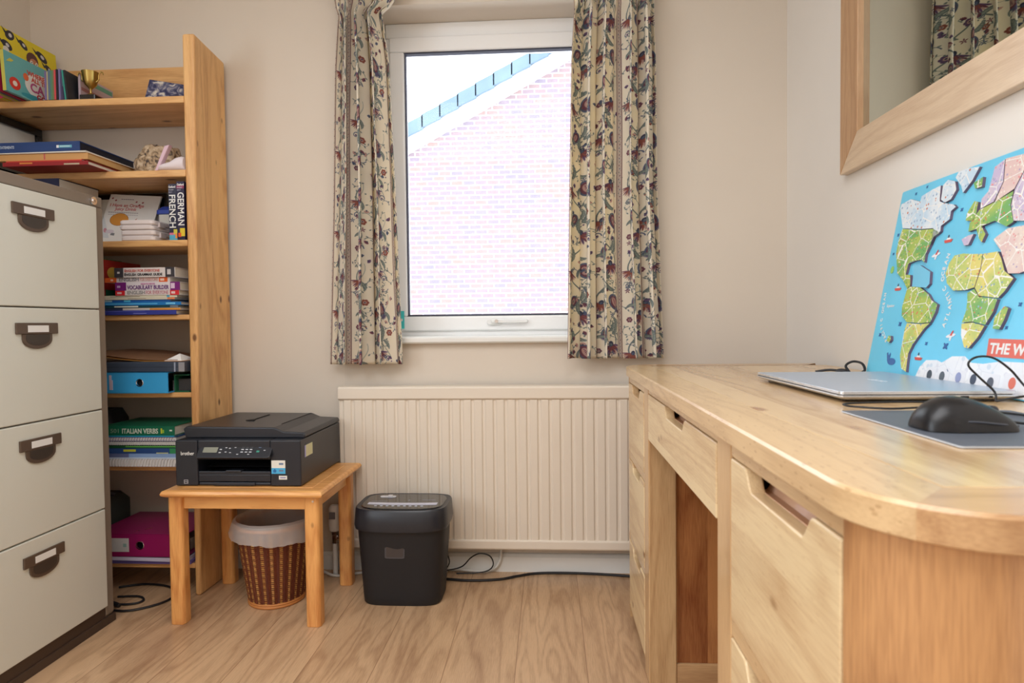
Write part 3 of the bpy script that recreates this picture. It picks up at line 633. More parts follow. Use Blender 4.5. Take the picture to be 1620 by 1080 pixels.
#PART3
# ------------------------------------------------------------------ curtains: the printed cloth is drawn here as a pattern and laid on the cloth
def curtain_print():
    PPM = 900; Wp, Hp = int(.80*PPM), int(1.44*PPM)
    img = np.zeros((Hp, Wp, 3), np.float32); img[:] = np.array((246, 239, 224))/255
    rng = random.Random(11)
    def blob(cx, cy, a, bb, ang, col, al=1.0):
        R = int(max(a, bb))+2; x0, x1 = max(0, int(cx)-R), min(Wp, int(cx)+R+1); y0, y1 = max(0, int(cy)-R), min(Hp, int(cy)+R+1)
        if x0 >= x1 or y0 >= y1: return
        Y, X = np.mgrid[y0:y1, x0:x1]; dx, dy = X-cx, Y-cy; c, s = math.cos(ang), math.sin(ang)
        u = (dx*c+dy*s)/a; v = (-dx*s+dy*c)/bb; mk = np.clip((1-(u*u+v*v))*min(a, bb)*.7, 0, 1)[..., None]*al
        img[y0:y1, x0:x1] = img[y0:y1, x0:x1]*(1-mk)+np.array(col)/255*mk
    def stroke(P, w0, w1, col, al=.9):
        n = len(P)
        for i in range(n-1):
            d = math.hypot(P[i+1][0]-P[i][0], P[i+1][1]-P[i][1]); k = max(1, int(d/1.2))
            for j in range(k):
                t = (i+j/k)/(n-1); w = w0+(w1-w0)*t
                blob(P[i][0]+(P[i+1][0]-P[i][0])*j/k, P[i][1]+(P[i+1][1]-P[i][1])*j/k, w, w, 0, col, al)
    def petal(cx, cy, L, w, ang, col, al=1): blob(cx+math.cos(ang)*L*.5, cy+math.sin(ang)*L*.5, L*.5, w, ang, col, al)
    G1, G2, BL, PU, MA, RE, PK, DK = (120, 132, 132), (156, 166, 160), (96, 106, 134), (112, 88, 124), (124, 76, 92), (156, 92, 80), (202, 164, 156), (70, 74, 96)
    def thistle(x, y, s, a0, c1=PU, c2=MA):
        for k in range(13):
            a = a0-1.25+2.5*k/12; petal(x, y, s*(1+.15*rng.random()), s*.085, a, (c1, c2, PK)[k % 3])
        for k in range(9): a = a0-.9+1.8*k/8; petal(x, y, s*.62, s*.08, a, (c2, RE)[k % 2])
        blob(x-math.cos(a0)*s*.08, y-math.sin(a0)*s*.08, s*.26, s*.21, a0, DK); blob(x, y, s*.16, s*.11, a0, BL)
    def pome(x, y, s, a0):
        blob(x, y, s*.62, s*.42, a0, BL); blob(x, y, s*.5, s*.32, a0, MA); blob(x, y, s*.36, s*.19, a0, PK)
        for k in range(8): t = -1+2*k/7; blob(x+math.cos(a0)*s*.34*t, y+math.sin(a0)*s*.34*t, s*.035, s*.13*(1.1-abs(t)), a0+.5, MA)
        for k in range(7): a = a0-.9+1.8*k/6; petal(x+math.cos(a0)*s*.45, y+math.sin(a0)*s*.45, s*.4, s*.05, a, PU if k % 2 else BL)
    def rosette(x, y, s, c=MA):
        for k in range(6): a = k*PI/3; blob(x+math.cos(a)*s*.6, y+math.sin(a)*s*.6, s*.42, s*.42, 0, c)
        blob(x, y, s*.45, s*.45, 0, PK); blob(x, y, s*.22, s*.22, 0, DK)
    def spiral(x, y, s):
        P = [(x+math.cos(t*.55)*s*(1-t/16), y+math.sin(t*.55)*s*(1-t/16)) for t in range(15)]; stroke(P, 1.9, 1.3, BL); blob(x, y, s*.3, s*.3, 0, PU)
    def leaf(x, y, L, a, curve=.5):
        P = [(x+math.cos(a+curve*t/8)*L*t/8, y+math.sin(a+curve*t/8)*L*t/8) for t in range(9)]
        for i, p in enumerate(P): r = L*.13*math.sin(PI*(i+.6)/9.4); blob(p[0], p[1], r+1.2, r+1.2, 0, G1, .95)
        for i, p in enumerate(P): r = L*.075*math.sin(PI*(i+.6)/9.4); blob(p[0]+1, p[1]-1, r+.5, r+.5, 0, G2, .9)
    def star(x, y, s, c):
        for k in range(5): petal(x, y, s, s*.2, k*2*PI/5+.3, c)
    rep_w, rep_h = 198, 262
    for i in range(-1, 5):
        for j in range(-1, 6):
            X0, Y0 = i*rep_w+20, j*rep_h+(rep_h*.38 if i % 2 else 0)
            P = [(X0+70+52*math.sin(t/24*2*PI), Y0+rep_h*t/24) for t in range(25)]; stroke(P, 2.3, 2.3, G1)
            P = [(X0+128+26*math.sin(t/20*2*PI+2), Y0+30+rep_h*.8*t/20) for t in range(21)]; stroke(P, 1.6, 1.2, G2)
            thistle(X0+104, Y0+52, 36, -1.35); thistle(X0+30, Y0+186, 30, -1.9, MA, RE); pome(X0+118, Y0+190, 46, -1.1); pome(X0+44, Y0+92, 34, -2.0)
            rosette(X0+150, Y0+112, 11, RE); rosette(X0+22, Y0+32, 9, MA); rosette(X0+84, Y0+236, 9, RE); rosette(X0+76, Y0+136, 12, PU)
            spiral(X0+140, Y0+26, 12); spiral(X0+20, Y0+140, 11); spiral(X0+92, Y0+8, 9)
            for (lx, ly, L, a, cv) in ((70, 100, 56, -2.5, 1.1), (110, 140, 58, -.4, -1.3), (28, 220, 50, .3, 1.2), (120, 230, 46, -2.9, -1.0), (60, 20, 44, .6, -1.1), (150, 150, 36, 1.2, .9), (14, 70, 34, 1.0, -.9), (96, 96, 34, .2, 1.0), (146, 60, 34, 1.6, .6), (60, 170, 34, 1.9, -.8)): leaf(X0+lx, Y0+ly, L, a, cv)
            for k in range(5): star(X0+rng.uniform(6, 150), Y0+rng.uniform(0, rep_h), 9, (BL, MA, G1)[k % 3])
            for k in range(9): blob(X0+rng.uniform(4, 160), Y0+rng.uniform(0, rep_h), 2.6, 2.6, 0, (RE, PU, G1)[k % 3])
            for k in range(26):
                x, y, a, g = X0+rng.uniform(8, 180), Y0+rng.uniform(0, rep_h), rng.uniform(0, 6), rng.choice((-1, 1)); P = [(x, y)]
                for q_ in range(9): a += g*.26; P.append((P[-1][0]+4*math.cos(a), P[-1][1]+4*math.sin(a)))
                stroke(P, 1.7, .9, (G1, G1, BL, G2)[k % 4])
                for q_ in (3, 6, 9): petal(P[q_][0], P[q_][1], 9, 2.2, a+g*.8*q_, (G1, G2, BL)[q_ % 3])
            for k in range(16):
                x, y, a0 = X0+rng.uniform(8, 180), Y0+rng.uniform(0, rep_h), rng.uniform(0, 6); c_ = (MA, PU, BL, PK)[k % 4]
                for q_ in range(5): petal(x, y, 9, 2.4, a0+q_*.5, c_)
                blob(x, y, 2.6, 2.6, 0, DK)
            for k in range(7):
                x, y, a = X0+rng.uniform(8, 150), Y0+rng.uniform(0, rep_h), rng.uniform(0, 6); stroke([(x, y), (x+9*math.cos(a), y+9*math.sin(a)), (x+16*math.cos(a+.7), y+16*math.sin(a+.7))], 1.8, .8, G1)
    for i in range(-1, 5):   # border stripes between the repeats
        xb = int(i*rep_w+2); w = 19
        for x in range(xb, xb+w):
            if 0 <= x < Wp: img[:, x] = np.array((206, 190, 178))/255
        for x in (xb, xb+1, xb+w-1, xb+w-2):
            if 0 <= x < Wp: img[:, x] = np.array((104, 56, 62))/255
        for y in range(0, Hp, 11):
            blob(xb+w*.5+2.2*math.sin(y*.3), y, 2.6, 2.0, .6, (MA, G1, BL)[(y//11) % 3]); blob(xb+w*.28, y+5, 1.2, 1.2, 0, G1); blob(xb+w*.72, y+5, 1.2, 1.2, 0, MA)
    im = bpy.data.images.new('floral_cloth', Wp, Hp)
    out = np.ones((Hp, Wp, 4), np.float32); out[..., :3] = np.clip(img, 0, 1); im.pixels.foreach_set(out.ravel()); im.update(); im.pack()
    return im
CM = bpy.data.materials.new('floral_curtain'); CM.use_nodes = True; nt = CM.node_tree; bs = nt.nodes['Principled BSDF']
ti = nt.nodes.new('ShaderNodeTexImage'); ti.image = curtain_print(); ti.extension = 'REPEAT'
nt.links.new(ti.outputs['Color'], bs.inputs['Base Color']); bs.inputs['Roughness'].default_value = .85
trn = nt.nodes.new('ShaderNodeBsdfTranslucent'); ml = nt.nodes.new('ShaderNodeMix'); ml.data_type = 'RGBA'; ml.blend_type = 'MULTIPLY'; ml.inputs[0].default_value = 1
nt.links.new(ti.outputs['Color'], ml.inputs[6]); ml.inputs[7].default_value = (1, .86, .38, 1); nt.links.new(ml.outputs[2], trn.inputs['Color'])
mxs = nt.nodes.new('ShaderNodeMixShader'); mxs.inputs[0].default_value = .27
nt.links.new(bs.outputs[0], mxs.inputs[1]); nt.links.new(trn.outputs[0], mxs.inputs[2]); nt.links.new(mxs.outputs[0], nt.nodes['Material Output'].inputs[0])
wv = nt.nodes.new('ShaderNodeTexNoise'); wv.inputs['Scale'].default_value = 600; bp = nt.nodes.new('ShaderNodeBump'); bp.inputs['Strength'].default_value = .1; bp.inputs['Distance'].default_value = .0006
tcc = nt.nodes.new('ShaderNodeTexCoord'); nt.links.new(tcc.outputs['Object'], wv.inputs['Vector']); nt.links.new(wv.outputs['Fac'], bp.inputs['Height']); nt.links.new(bp.outputs['Normal'], bs.inputs['Normal'])
M['floral_curtain'] = CM

def curtain(label, ctl, n, phase, warp, seed, u0):
    """ctl: list of (z, xleft, xright) from hem to header"""
    z0, z1 = ctl[0][0], ctl[-1][0]; NU, NV = 260, 110; rnd = random.Random(seed)
    zs = [c[0] for c in ctl]; xa = [c[1] for c in ctl]; xb = [c[2] for c in ctl]
    root = thing('curtain', label, 'curtain', ((xa[0]+xb[0])/2, 2.23, z0), group='floral curtains at the window')
    bm = bmesh.new(); uvl = bm.loops.layers.uv.new('uv'); V = []; UV = []
    for j in range(NV+1):
        z = z0+(z1-z0)*j/NV; xl, xr = np.interp(z, zs, xa), np.interp(z, zs, xb); row = []; uvr = []
        pin = math.exp(-((z-2.065)/.028)**2); amp = .038*(1-.55*pin)*(1 if z < 2.05 else 1-.2*pin)
        for i in range(NU+1):
            s = i/NU; drift = .10*math.sin(2.2*z+seed)+.06*math.sin(5*z+s*4+seed)
            p = 2*PI*n*(s+warp*math.sin(2*PI*s*1.5+seed))+phase+drift*2
            wv_ = math.cos(p)+.22*math.cos(2*p+.8)+.35*math.sin(p*.5+seed)*math.sin(PI*s)
            # pinch pleats near the header
            tri = .012*pin*math.cos(3*p)
            x = xl+(xr-xl)*s-(xr-xl)/n*.135*math.sin(2*p)*(1-pin*.5)*math.sin(PI*min(1, max(0, s*6, 0)) *.5)*1.0*(1 if s < .94 else (1-s)/.06)
            row.append(bm.verts.new((x, 2.232-amp*wv_+tri, z+.002*math.sin(p+1)*(j == 0)))); uvr.append((u0+s*.92, (z-z0+.01)/1.44))
        V.append(row); UV.append(uvr)
    for j in range(NV):
        for i in range(NU):
            f = bm.faces.new((V[j][i], V[j][i+1], V[j+1][i+1], V[j+1][i])); f.smooth = True
            for lp, uv in zip(f.loops, (UV[j][i], UV[j][i+1], UV[j+1][i+1], UV[j+1][i])): lp[uvl].uv = uv
    bmesh.ops.translate(bm, verts=bm.verts, vec=-root.location)
    me = bpy.data.meshes.new('cloth'); bm.to_mesh(me); bm.free(); me.materials.append(CM)
    o = bpy.data.objects.new('cloth', me); COL.objects.link(o); o.parent = root
    sd = o.modifiers.new('thickness', 'SOLIDIFY'); sd.thickness = .0016
    b = MB()
    for k in range(int(n)+1):
        x = xa[-1]+(xb[-1]-xa[-1])*(k+.5)/(int(n)+1); b.tube([(x, 2.242, 2.165), (x, 2.242, 2.184)], .003, 6)
    b.build('hook', 'white', root)
curtain('floral curtain hanging at the left side of the window beside the bookcase', [(.787, -.806, -.534), (1.1, -.794, -.545), (1.41, -.781, -.552), (1.87, -.766, -.566), (2.0, -.757, -.583), (2.055, -.752, -.592), (2.085, -.762, -.555), (2.17, -.775, -.500)], 3.7, 1.2, .03, 1.7, .02)
curtain('floral curtain hanging at the right side of the window over the desk end', [(.803, .066, .412), (1.1, .071, .399), (1.41, .077, .388), (1.85, .087, .386), (2.0, .097, .381), (2.06, .10, .380), (2.17, .085, .392)], 4.5, .4, .04, 4.1, .30)

# ------------------------------------------------------------------ mirror
t = thing('wall_mirror', 'large oak framed mirror on the right wall above the desk', 'mirror', (.852, 1.24, 1.346))
MY0, MY1, MZ0, MZ1, FW = .62, 1.848, 1.346, 2.12, .098
b = MB()
def fr_piece(mb, P): # P: outer a, outer b, inner b, inner a in (y, z)
    xs0, xs1 = .840, .8635
    mb.hexa([(xs0, *P[0]), (xs0, *P[1]), (xs0, *P[2]), (xs0, *P[3]), (xs1, *P[0]), (xs1, *P[1]), (xs1, *P[2]), (xs1, *P[3])])
o1, o2, o3, o4 = (MY0, MZ0), (MY1, MZ0), (MY1, MZ1), (MY0, MZ1)
i1, i2, i3, i4 = (MY0+FW, MZ0+FW), (MY1-FW, MZ0+FW), (MY1-FW, MZ1-FW), (MY0+FW, MZ1-FW)
for P, mm in (((o1, o2, i2, i1), 'mirror_oak_y_glare'), ((o2, o3, i3, i2), 'mirror_oak_z'), ((o3, o4, i4, i3), 'mirror_oak_y_glare'), ((o4, o1, i1, i4), 'mirror_oak_z')):
    b = MB(); fr_piece(b, P); b.build('frame', mm, t, .0025)
b = MB(); b.box(.857, .862, MY0+FW-.004, MY1-FW+.004, MZ0+FW-.004, MZ1-FW+.004); b.build('mirror_glass', 'mirror_glass', t)

# ------------------------------------------------------------------ map puzzle leaning on the wall
t = thing('map_puzzle', 'bright blue picture map puzzle of the world leaning against the right wall', 'map puzzle', (.765, 1.2, .797))
O = Vector((.765, 1.545, .7965)); UU = Vector((0, -1, 0)); VV = Vector((.085, 0, .44)).normalized(); NN = UU.cross(VV)   # NN faces the room
BW, BH = .64, .446
sea = m_('map_sea', (112, 208, 242), .35, vary=.06, vscale=9)
b = MB(); b.prism(rrect(0, BW, 0, BH, .004, 2), O-NN*.006, UU, VV, NN, .006); board = b.build('board', 'map_sea', t)
def doodle(name, base, accents, scale=150):
    M_ = bpy.data.materials.new(name); M_.use_nodes = True; nt = M_.node_tree; bs = nt.nodes['Principled BSDF']; bs.inputs['Roughness'].default_value = .4
    tc = nt.nodes.new('ShaderNodeTexCoord'); v = nt.nodes.new('ShaderNodeTexVoronoi'); v.inputs['Scale'].default_value = scale; nt.links.new(tc.outputs['Object'], v.inputs['Vector'])
    sp = nt.nodes.new('ShaderNodeSeparateColor'); nt.links.new(v.outputs['Color'], sp.inputs[0])
    r = nt.nodes.new('ShaderNodeValToRGB'); r.color_ramp.interpolation = 'CONSTANT'; nt.links.new(sp.outputs[0], r.inputs['Fac'])
    el = r.color_ramp.elements; el[0].position = 0; el[0].color = lin(accents[0]); el[1].position = .95; el[1].color = lin(accents[-1])
    for k, c in enumerate(accents[1:-1]): e = el.new((k+1)/len(accents)); e.color = lin(c)
    n = nt.nodes.new('ShaderNodeTexNoise'); n.inputs['Scale'].default_value = 18; nt.links.new(tc.outputs['Object'], n.inputs['Vector'])
    r2 = nt.nodes.new('ShaderNodeValToRGB'); nt.links.new(n.outputs['Fac'], r2.inputs['Fac']); r2.color_ramp.elements[0].position = .42; r2.color_ramp.elements[1].position = .58
    r2.color_ramp.elements[0].color = lin(base[0]); r2.color_ramp.elements[1].color = lin(base[1])
    lt = nt.nodes.new('ShaderNodeMath'); lt.operation = 'LESS_THAN'; lt.inputs[1].default_value = .30; nt.links.new(v.outputs['Distance'], lt.inputs[0])
    mx = nt.nodes.new('ShaderNodeMix'); mx.data_type = 'RGBA'; nt.links.new(lt.outputs[0], mx.inputs[0]); nt.links.new(r2.outputs['Color'], mx.inputs[6]); nt.links.new(r.outputs['Color'], mx.inputs[7])
    v2 = nt.nodes.new('ShaderNodeTexVoronoi'); v2.feature = 'DISTANCE_TO_EDGE'; v2.inputs['Scale'].default_value = 26; nt.links.new(tc.outputs['Object'], v2.inputs['Vector'])
    l2 = nt.nodes.new('ShaderNodeMath'); l2.operation = 'LESS_THAN'; l2.inputs[1].default_value = .018; nt.links.new(v2.outputs['Distance'], l2.inputs[0])
    m2 = nt.nodes.new('ShaderNodeMix'); m2.data_type = 'RGBA'; nt.links.new(l2.outputs[0], m2.inputs[0]); nt.links.new(mx.outputs[2], m2.inputs[6]); m2.inputs[7].default_value = lin((244, 242, 238)) if name != 'picture_panel' else lin((226, 230, 238))
    nt.links.new(m2.outputs[2], bs.inputs['Base Color']); M[name] = M_
doodle('land_green', ((176, 196, 92), (118, 178, 98)), [(226, 200, 110), (90, 150, 90), (214, 110, 80), (150, 180, 200), (240, 232, 190), (196, 206, 120)])
doodle('land_yellow', ((226, 214, 120), (186, 204, 112)), [(236, 220, 140), (140, 180, 110), (222, 140, 90), (120, 160, 200), (238, 230, 190), (210, 190, 90)])
doodle('land_lilac', ((200, 186, 216), (216, 200, 212)), [(226, 150, 150), (170, 150, 200), (240, 220, 200), (150, 180, 190), (232, 224, 236), (190, 170, 214)])
doodle('land_snow', ((226, 236, 244), (198, 222, 240)), [(236, 240, 246), (180, 200, 220), (200, 120, 90), (226, 236, 244), (150, 180, 210), (240, 244, 248)], 110)
doodle('land_pink', ((226, 196, 192), (232, 214, 204)), [(226, 150, 150), (214, 190, 180), (240, 220, 200), (180, 160, 190), (240, 230, 220), (220, 180, 170)])
doodle('picture_panel', ((244, 246, 248), (238, 242, 248)), [(240, 244, 248), (228, 230, 238), (244, 246, 248), (214, 226, 238), (240, 244, 248), (230, 226, 236)], 60)
def piece(pts, mm, h=.006, name='map_piece', z=0, edge='map_edge_shade'):
    b = MB(); b.prism(pts, O+NN*z, UU, VV, NN, h, 0, 1); return b.build(name, [mm, edge], t)
m_('map_edge_shade', (118, 96, 116), .5)  # dark purple sides: the pieces' shadow side put into the colour
NA = [(.015, .403), (.017, .413), (.053, .418), (.094, .404), (.095, .416), (.131, .423), (.16, .426), (.164, .405), (.168, .39), (.185, .383), (.218, .374), (.227, .367), (.214, .361), (.215, .344), (.19, .334), (.192, .322), (.172, .313), (.166, .297), (.156, .278), (.157, .26), (.145, .267), (.121, .267), (.098, .263), (.095, .238), (.116, .237), (.122, .214), (.118, .201), (.088, .227), (.06, .244), (.037, .294), (.037, .326), (.042, .357), (.038, .377)]
# cut North America into a northern and a southern piece as the puzzle does
piece([p for p in NA[:18]]+[(.165, .333), (.12, .338), (.08, .345), (.043, .352)], 'land_snow')
piece([(.166, .331), (.19, .32), (.172, .313), (.166, .297), (.156, .278), (.157, .26), (.145, .267), (.121, .267), (.098, .263), (.095, .238), (.114, .236), (.122, .214), (.118, .201), (.088, .227), (.06, .244), (.037, .294), (.037, .326), (.043, .35), (.08, .343), (.12, .336)], 'land_green')
piece([(.168, .425), (.182, .433), (.207, .424), (.217, .405), (.205, .387), (.187, .384), (.171, .393)], 'land_snow')
piece([(.206, .432), (.213, .4425), (.241, .4425), (.276, .437), (.262, .413), (.241, .393), (.23, .41)], 'land_snow')
piece([(.12, .258), (.144, .255), (.186, .237), (.192, .211), (.183, .203), (.130, .209), (.127, .23)], solid((120, 200, 232)))
piece([(.282, .368), (.294, .364), (.295, .343), (.292, .328), (.268, .332), (.267, .346)], 'land_green')
piece([(.268, .407), (.293, .413), (.295, .393), (.276, .394)], 'land_green')
piece([(.267, .295), (.285, .3), (.3, .301), (.291, .281), (.279, .281)], 'land_lilac')
piece([(.302, .368), (.317, .38), (.321, .425), (.344, .433), (.352, .39), (.338, .356), (.304, .349)], 'land_lilac')
piece([(.346, .434), (.40, .430), (.40, .40), (.385, .37), (.356, .36), (.341, .354), (.354, .39)], 'land_pink')
piece([(.403, .43), (.47, .42), (.60, .41), (.62, .36), (.60, .31), (.53, .30), (.46, .30), (.40, .31), (.386, .34), (.387, .368), (.402, .40)], 'land_lilac')
piece([(.303, .347), (.338, .354), (.384, .366), (.384, .34), (.40, .308), (.385, .302), (.352, .318), (.342, .317), (.318, .313), (.334, .296), (.328, .281), (.318, .29), (.305, .31), (.283, .308), (.282, .325)], 'land_green')
piece([(.359, .282), (.365, .286), (.39, .298), (.46, .297), (.53, .29), (.54, .24), (.50, .25), (.47, .22), (.439, .213), (.414, .215), (.383, .26)], 'land_pink')
piece([(.46, .21), (.49, .235), (.50, .25), (.54, .235), (.56, .20), (.55, .17), (.53, .20), (.50, .16), (.48, .18)], 'land_yellow')
piece([(.282, .265), (.309, .261), (.338, .258), (.340, .232), (.334, .195), (.309, .191), (.275, .192), (.25, .208), (.239, .229), (.244, .25), (.256, .264)], 'land_yellow')
piece([(.340, .258), (.377, .258), (.39, .243), (.404, .220), (.416, .213), (.429, .205), (.414, .183), (.402, .172), (.38, .175), (.352, .178), (.336, .194), (.342, .23)], 'land_yellow')
piece([(.335, .192), (.352, .176), (.38, .173), (.401, .170), (.397, .147), (.384, .124), (.35, .13), (.320, .128), (.325, .151), (.323, .168), (.318, .185)], 'land_green')
piece([(.320, .126), (.35, .128), (.383, .122), (.371, .1), (.353, .08), (.341, .081), (.325, .104)], 'land_yellow')
piece([(.116, .21), (.161, .205), (.195, .189), (.211, .175), (.233, .166), (.232, .15), (.222, .129), (.19, .127), (.139, .129), (.113, .144), (.108, .164), (.111, .19), (.113, .205)], 'land_green')
piece([(.140, .127), (.19, .125), (.221, .127), (.205, .115), (.189, .096), (.176, .079), (.168, .061), (.17, .042), (.173, .021), (.154, .027), (.139, .054), (.137, .083), (.136, .112)], 'land_yellow')
piece([(.422, .157), (.432, .153), (.428, .133), (.421, .116), (.405, .117), (.404, .138)], 'land_green')
piece([(.57, .13), (.61, .14), (.63, .11), (.62, .07), (.58, .07), (.56, .10)], 'land_yellow')
piece([(.076, .098), (.086, .098), (.09, .088), (.084, .082), (.074, .086)], 'land_green')
# printed panel of animals along the bottom, red title banner
def flat(pts, mm, z=.0002, nm='print'): b = MB(); b.prism(pts, O+NN*z, UU, VV, NN, .0004); return b.build(nm, mm, board)
flat([(.195, .002), (.209, .036), (.226, .051), (.26, .053), (.277, .049), (.304, .063), (.34, .065), (.361, .054), (.392, .054), (.434, .061), (.484, .062), (.56, .06), (.638, .06), (.638, .002)], 'picture_panel')
flat([(.396, .068), (.393, .100), (.56, .100), (.563, .068)], solid((226, 112, 98)), .0003)
text('THE WORLD', .026, O+UU*.401+VV*.074+NN*.0009, UU, VV, 'white', t, bold=.03)
for x0, wd, hh in ((.235, .03, .03), (.272, .035, .032), (.318, .036, .03), (.362, .03, .032), (.40, .04, .03), (.45, .05, .034)): flat(rrect(x0, x0+wd, .008, .008+hh, .004, 3), solid((236, 238, 244)), .0007)
pic = []
def ell(u, v, a, bb, n=14, ang=0): return [(u+a*math.cos(2*PI*k/n)*math.cos(ang)-bb*math.sin(2*PI*k/n)*math.sin(ang), v+a*math.cos(2*PI*k/n)*math.sin(ang)+bb*math.sin(2*PI*k/n)*math.cos(ang)) for k in range(n)]
for u, v, c in ((.247, .022, (70, 80, 90)), (.287, .022, (90, 100, 110)), (.335, .024, (150, 160, 200)), (.376, .024, (70, 80, 100)), (.42, .022, (90, 96, 110)), (.47, .026, (226, 120, 100))): flat(ell(u, v, .008, .010), solid(c), .0012)
# whale, ships, planes, fish and islands drawn on the sea
flat(ell(.100, .040, .016, .008)+[], solid((66, 110, 170)), .0006); flat([(.083, .040), (.076, .058), (.080, .060), (.085, .052), (.090, .060), (.092, .056), (.090, .042)], solid((66, 110, 170)), .0007)
for u, v in ((.066, .21), (.198, .055), (.217, .302)):
    flat([(u-.014, v), (u+.014, v), (u+.010, v-.006), (u-.010, v-.006)], solid((214, 84, 76)), .0006); flat([(u-.008, v), (u+.006, v), (u+.006, v+.004), (u-.004, v+.004)], solid((240, 240, 240)), .0006); flat([(u-.004, v+.004), (u, v+.004), (u, v+.010), (u-.003, v+.010)], solid((60, 70, 100)), .0006)
for u, v in ((.287, .103), (.185, .274)):
    flat(ell(u, v, .014, .0035, ang=.2), solid((240, 240, 244)), .0006); flat([(u-.003, v), (u+.004, v), (u+.006, v+.010), (u+.003, v+.010)], solid((210, 80, 76)), .0007); flat([(u-.002, v-.010), (u+.002, v-.010), (u+.005, v), (u-.002, v)], solid((240, 240, 244)), .0007)
for u, v, s in ((.104, .126, .007), (.278, .082, .009), (.215, .085, .005), (.03, .10, .006), (.02, .34, .005), (.016, .295, .004), (.06, .43, .004), (.10, .437, .004), (.24, .36, .005), (.43, .12, .004), (.45, .16, .005), (.30, .035, .004)):
    flat(ell(u, v, s, s*.35, 8, .7), solid((52, 100, 160)), .0006); flat(ell(u, v, s, s*.3, 8, -.8), solid((52, 100, 160)), .0007)
flat(ell(.025, .256, .007, .009), solid((150, 206, 110)), .0006)
def curved(s, P, size):
    pts = smooth_path([(u, v, 0) for u, v in P], 12); n = len(s); Ls = [0]
    for a, c in zip(pts, pts[1:]): Ls.append(Ls[-1]+(c-a).length)
    for k, ch in enumerate(s):
        if ch == ' ': continue
        d = Ls[-1]*(k+.5)/n; i = max(j for j in range(len(Ls)) if Ls[j] <= d); i = min(i, len(pts)-2)
        p = pts[i].lerp(pts[i+1], (d-Ls[i])/max(1e-6, Ls[i+1]-Ls[i])); tg = (pts[i+1]-pts[i]).normalized()
        R = UU*tg.x+VV*tg.y; U_ = NN.cross(R)
        text(ch, size, O+UU*p.x+VV*p.y+NN*.0007-R*size*.3-U_*size*.35, R, U_, 'white', board, bold=.02)
curved('PACIFIC OCEAN', [(.064, .084), (.028, .12), (.020, .16), (.016, .201)], .012)
curved('ATLANTIC OCEAN', [(.258, .118), (.265, .165), (.232, .205), (.222, .235), (.228, .272)], .014)
text('Equator', .010, O+UU*.034+VV*.166+NN*.0006, UU, VV, 'white', board)

# ------------------------------------------------------------------ laptop
t = thing('laptop', 'closed silver laptop lying on the oak desk in front of the map', 'laptop', (.475, 1.04, .7955), rz=math.radians(.3))
LW, LL = .285, .405
def rl(r, ins=0, lo=0): return rrect(ins, LW-ins, ins, LL-ins, r, 5)
b = MB()
b.loft([[(p[0], p[1], z) for p in rrect(i_, LW-i_, i_, LL-i_, .008, 4)] for i_, z in ((.014, .0025), (.004, .006), (0, .009), (0, .0115))], smooth=False); base = b.build('base', 'laptop_edge', t, rel=False)
b = MB(); b.prism(rrect(.001, LW-.004, .001, LL-.001, .008, 5), (0, 0, .0128), (1, 0, 0), (0, 1, 0), (0, 0, 1), .0052, 0, 1); b.build('lid', ['laptop_silver', 'laptop_edge'], t, .0008, rel=False)
b = MB(); b.prism(rrect(.002, LW-.01, .002, LL-.002, .006, 4), (0, 0, .0115), (1, 0, 0), (0, 1, 0), (0, 0, 1), .0013); b.build('screen_gap', 'dark', t, rel=False)
b = MB()
for x, y in ((.03, .03), (.03, LL-.03), (LW-.03, .03), (LW-.03, LL-.03)): b.prism(rrect(x-.012, x+.012, y-.004, y+.004, .003), (0, 0, 0), (1, 0, 0), (0, 1, 0), (0, 0, 1), .003)
b.build('rubber_foot', 'dark', t, rel=False)
b = MB(); b.box(.19, .203, -.0006, .003, .0065, .0100); b.box(.165, .18, -.0006, .003, .0065, .0095); b.box(.235, .24, -.0006, .002, .007, .010); b.build('port', 'dark', t, rel=False)
o = text('acer', .030, (0, 0, 0), (1, 0, 0), (0, 1, 0), solid((214, 220, 228), .3), t, name='logo', bold=0)
me = o.data; 
me.transform(Matrix.Translation(Vector(t.location))); me.transform(Matrix.Rotation(PI/2, 4, 'Z')); me.transform(Matrix.Translation((.165, .165, .0181)))
o.rotation_euler = (0, 0, 0)

# ------------------------------------------------------------------ mouse mat, mouse, cables on the desk
b = MB(); b.prism(rrect(.428, .665, .668, .935, .004, 3), (0, 0, TZ+.0003), (1, 0, 0), (0, 1, 0), (0, 0, 1), .0022, 0, 1)
tag(b.build('mouse_mat', ['mousepad', solid((200, 206, 214), .3)], None, .0004), 'thin grey rectangular mouse mat on the near end of the desk', 'mouse mat')
t = thing('computer_mouse', 'glossy black computer mouse on the grey mouse mat', 'computer mouse', (.50, .775, .7976))
KX = .94
prof = [(-.056, .012, .004), (-.055, .020, .013), (-.050, .0255, .022), (-.040, .030, .031), (-.026, .0325, .0375), (-.010, .0325, .039), (.006, .031, .0365), (.022, .0295, .031), (.036, .0285, .024), (.047, .027, .017), (.053, .023, .012), (.055, .014, .008)]
b = MB(); rings = []
for x, w, h in prof:
    r_ = []
    for k in range(28):
        a = 2*PI*k/28; c, s = math.cos(a), math.sin(a)
        zz = .7985+(h*(max(0, s)**.75) if s > 0 else -.0005*0); yy = .775+w*math.copysign(abs(c)**.8, c)*(1-.10*(s > 0)*abs(s))
        if s < 0: yy = .775+w*c*.93; zz = .7985+.001*(1+s)-.0006
        r_.append((.50+x, yy, zz))
    rings.append([(.497+(p_[0]-.5)*KX, p_[1], p_[2]) for p_ in r_])
b.loft(rings); b.build('body', 'mouse_black', t)
b = MB(); b.tube([(.531, .772, .8195), (.531, .778, .8195)], .0065, 16); b.build('scroll_wheel', 'grey_plastic', t)
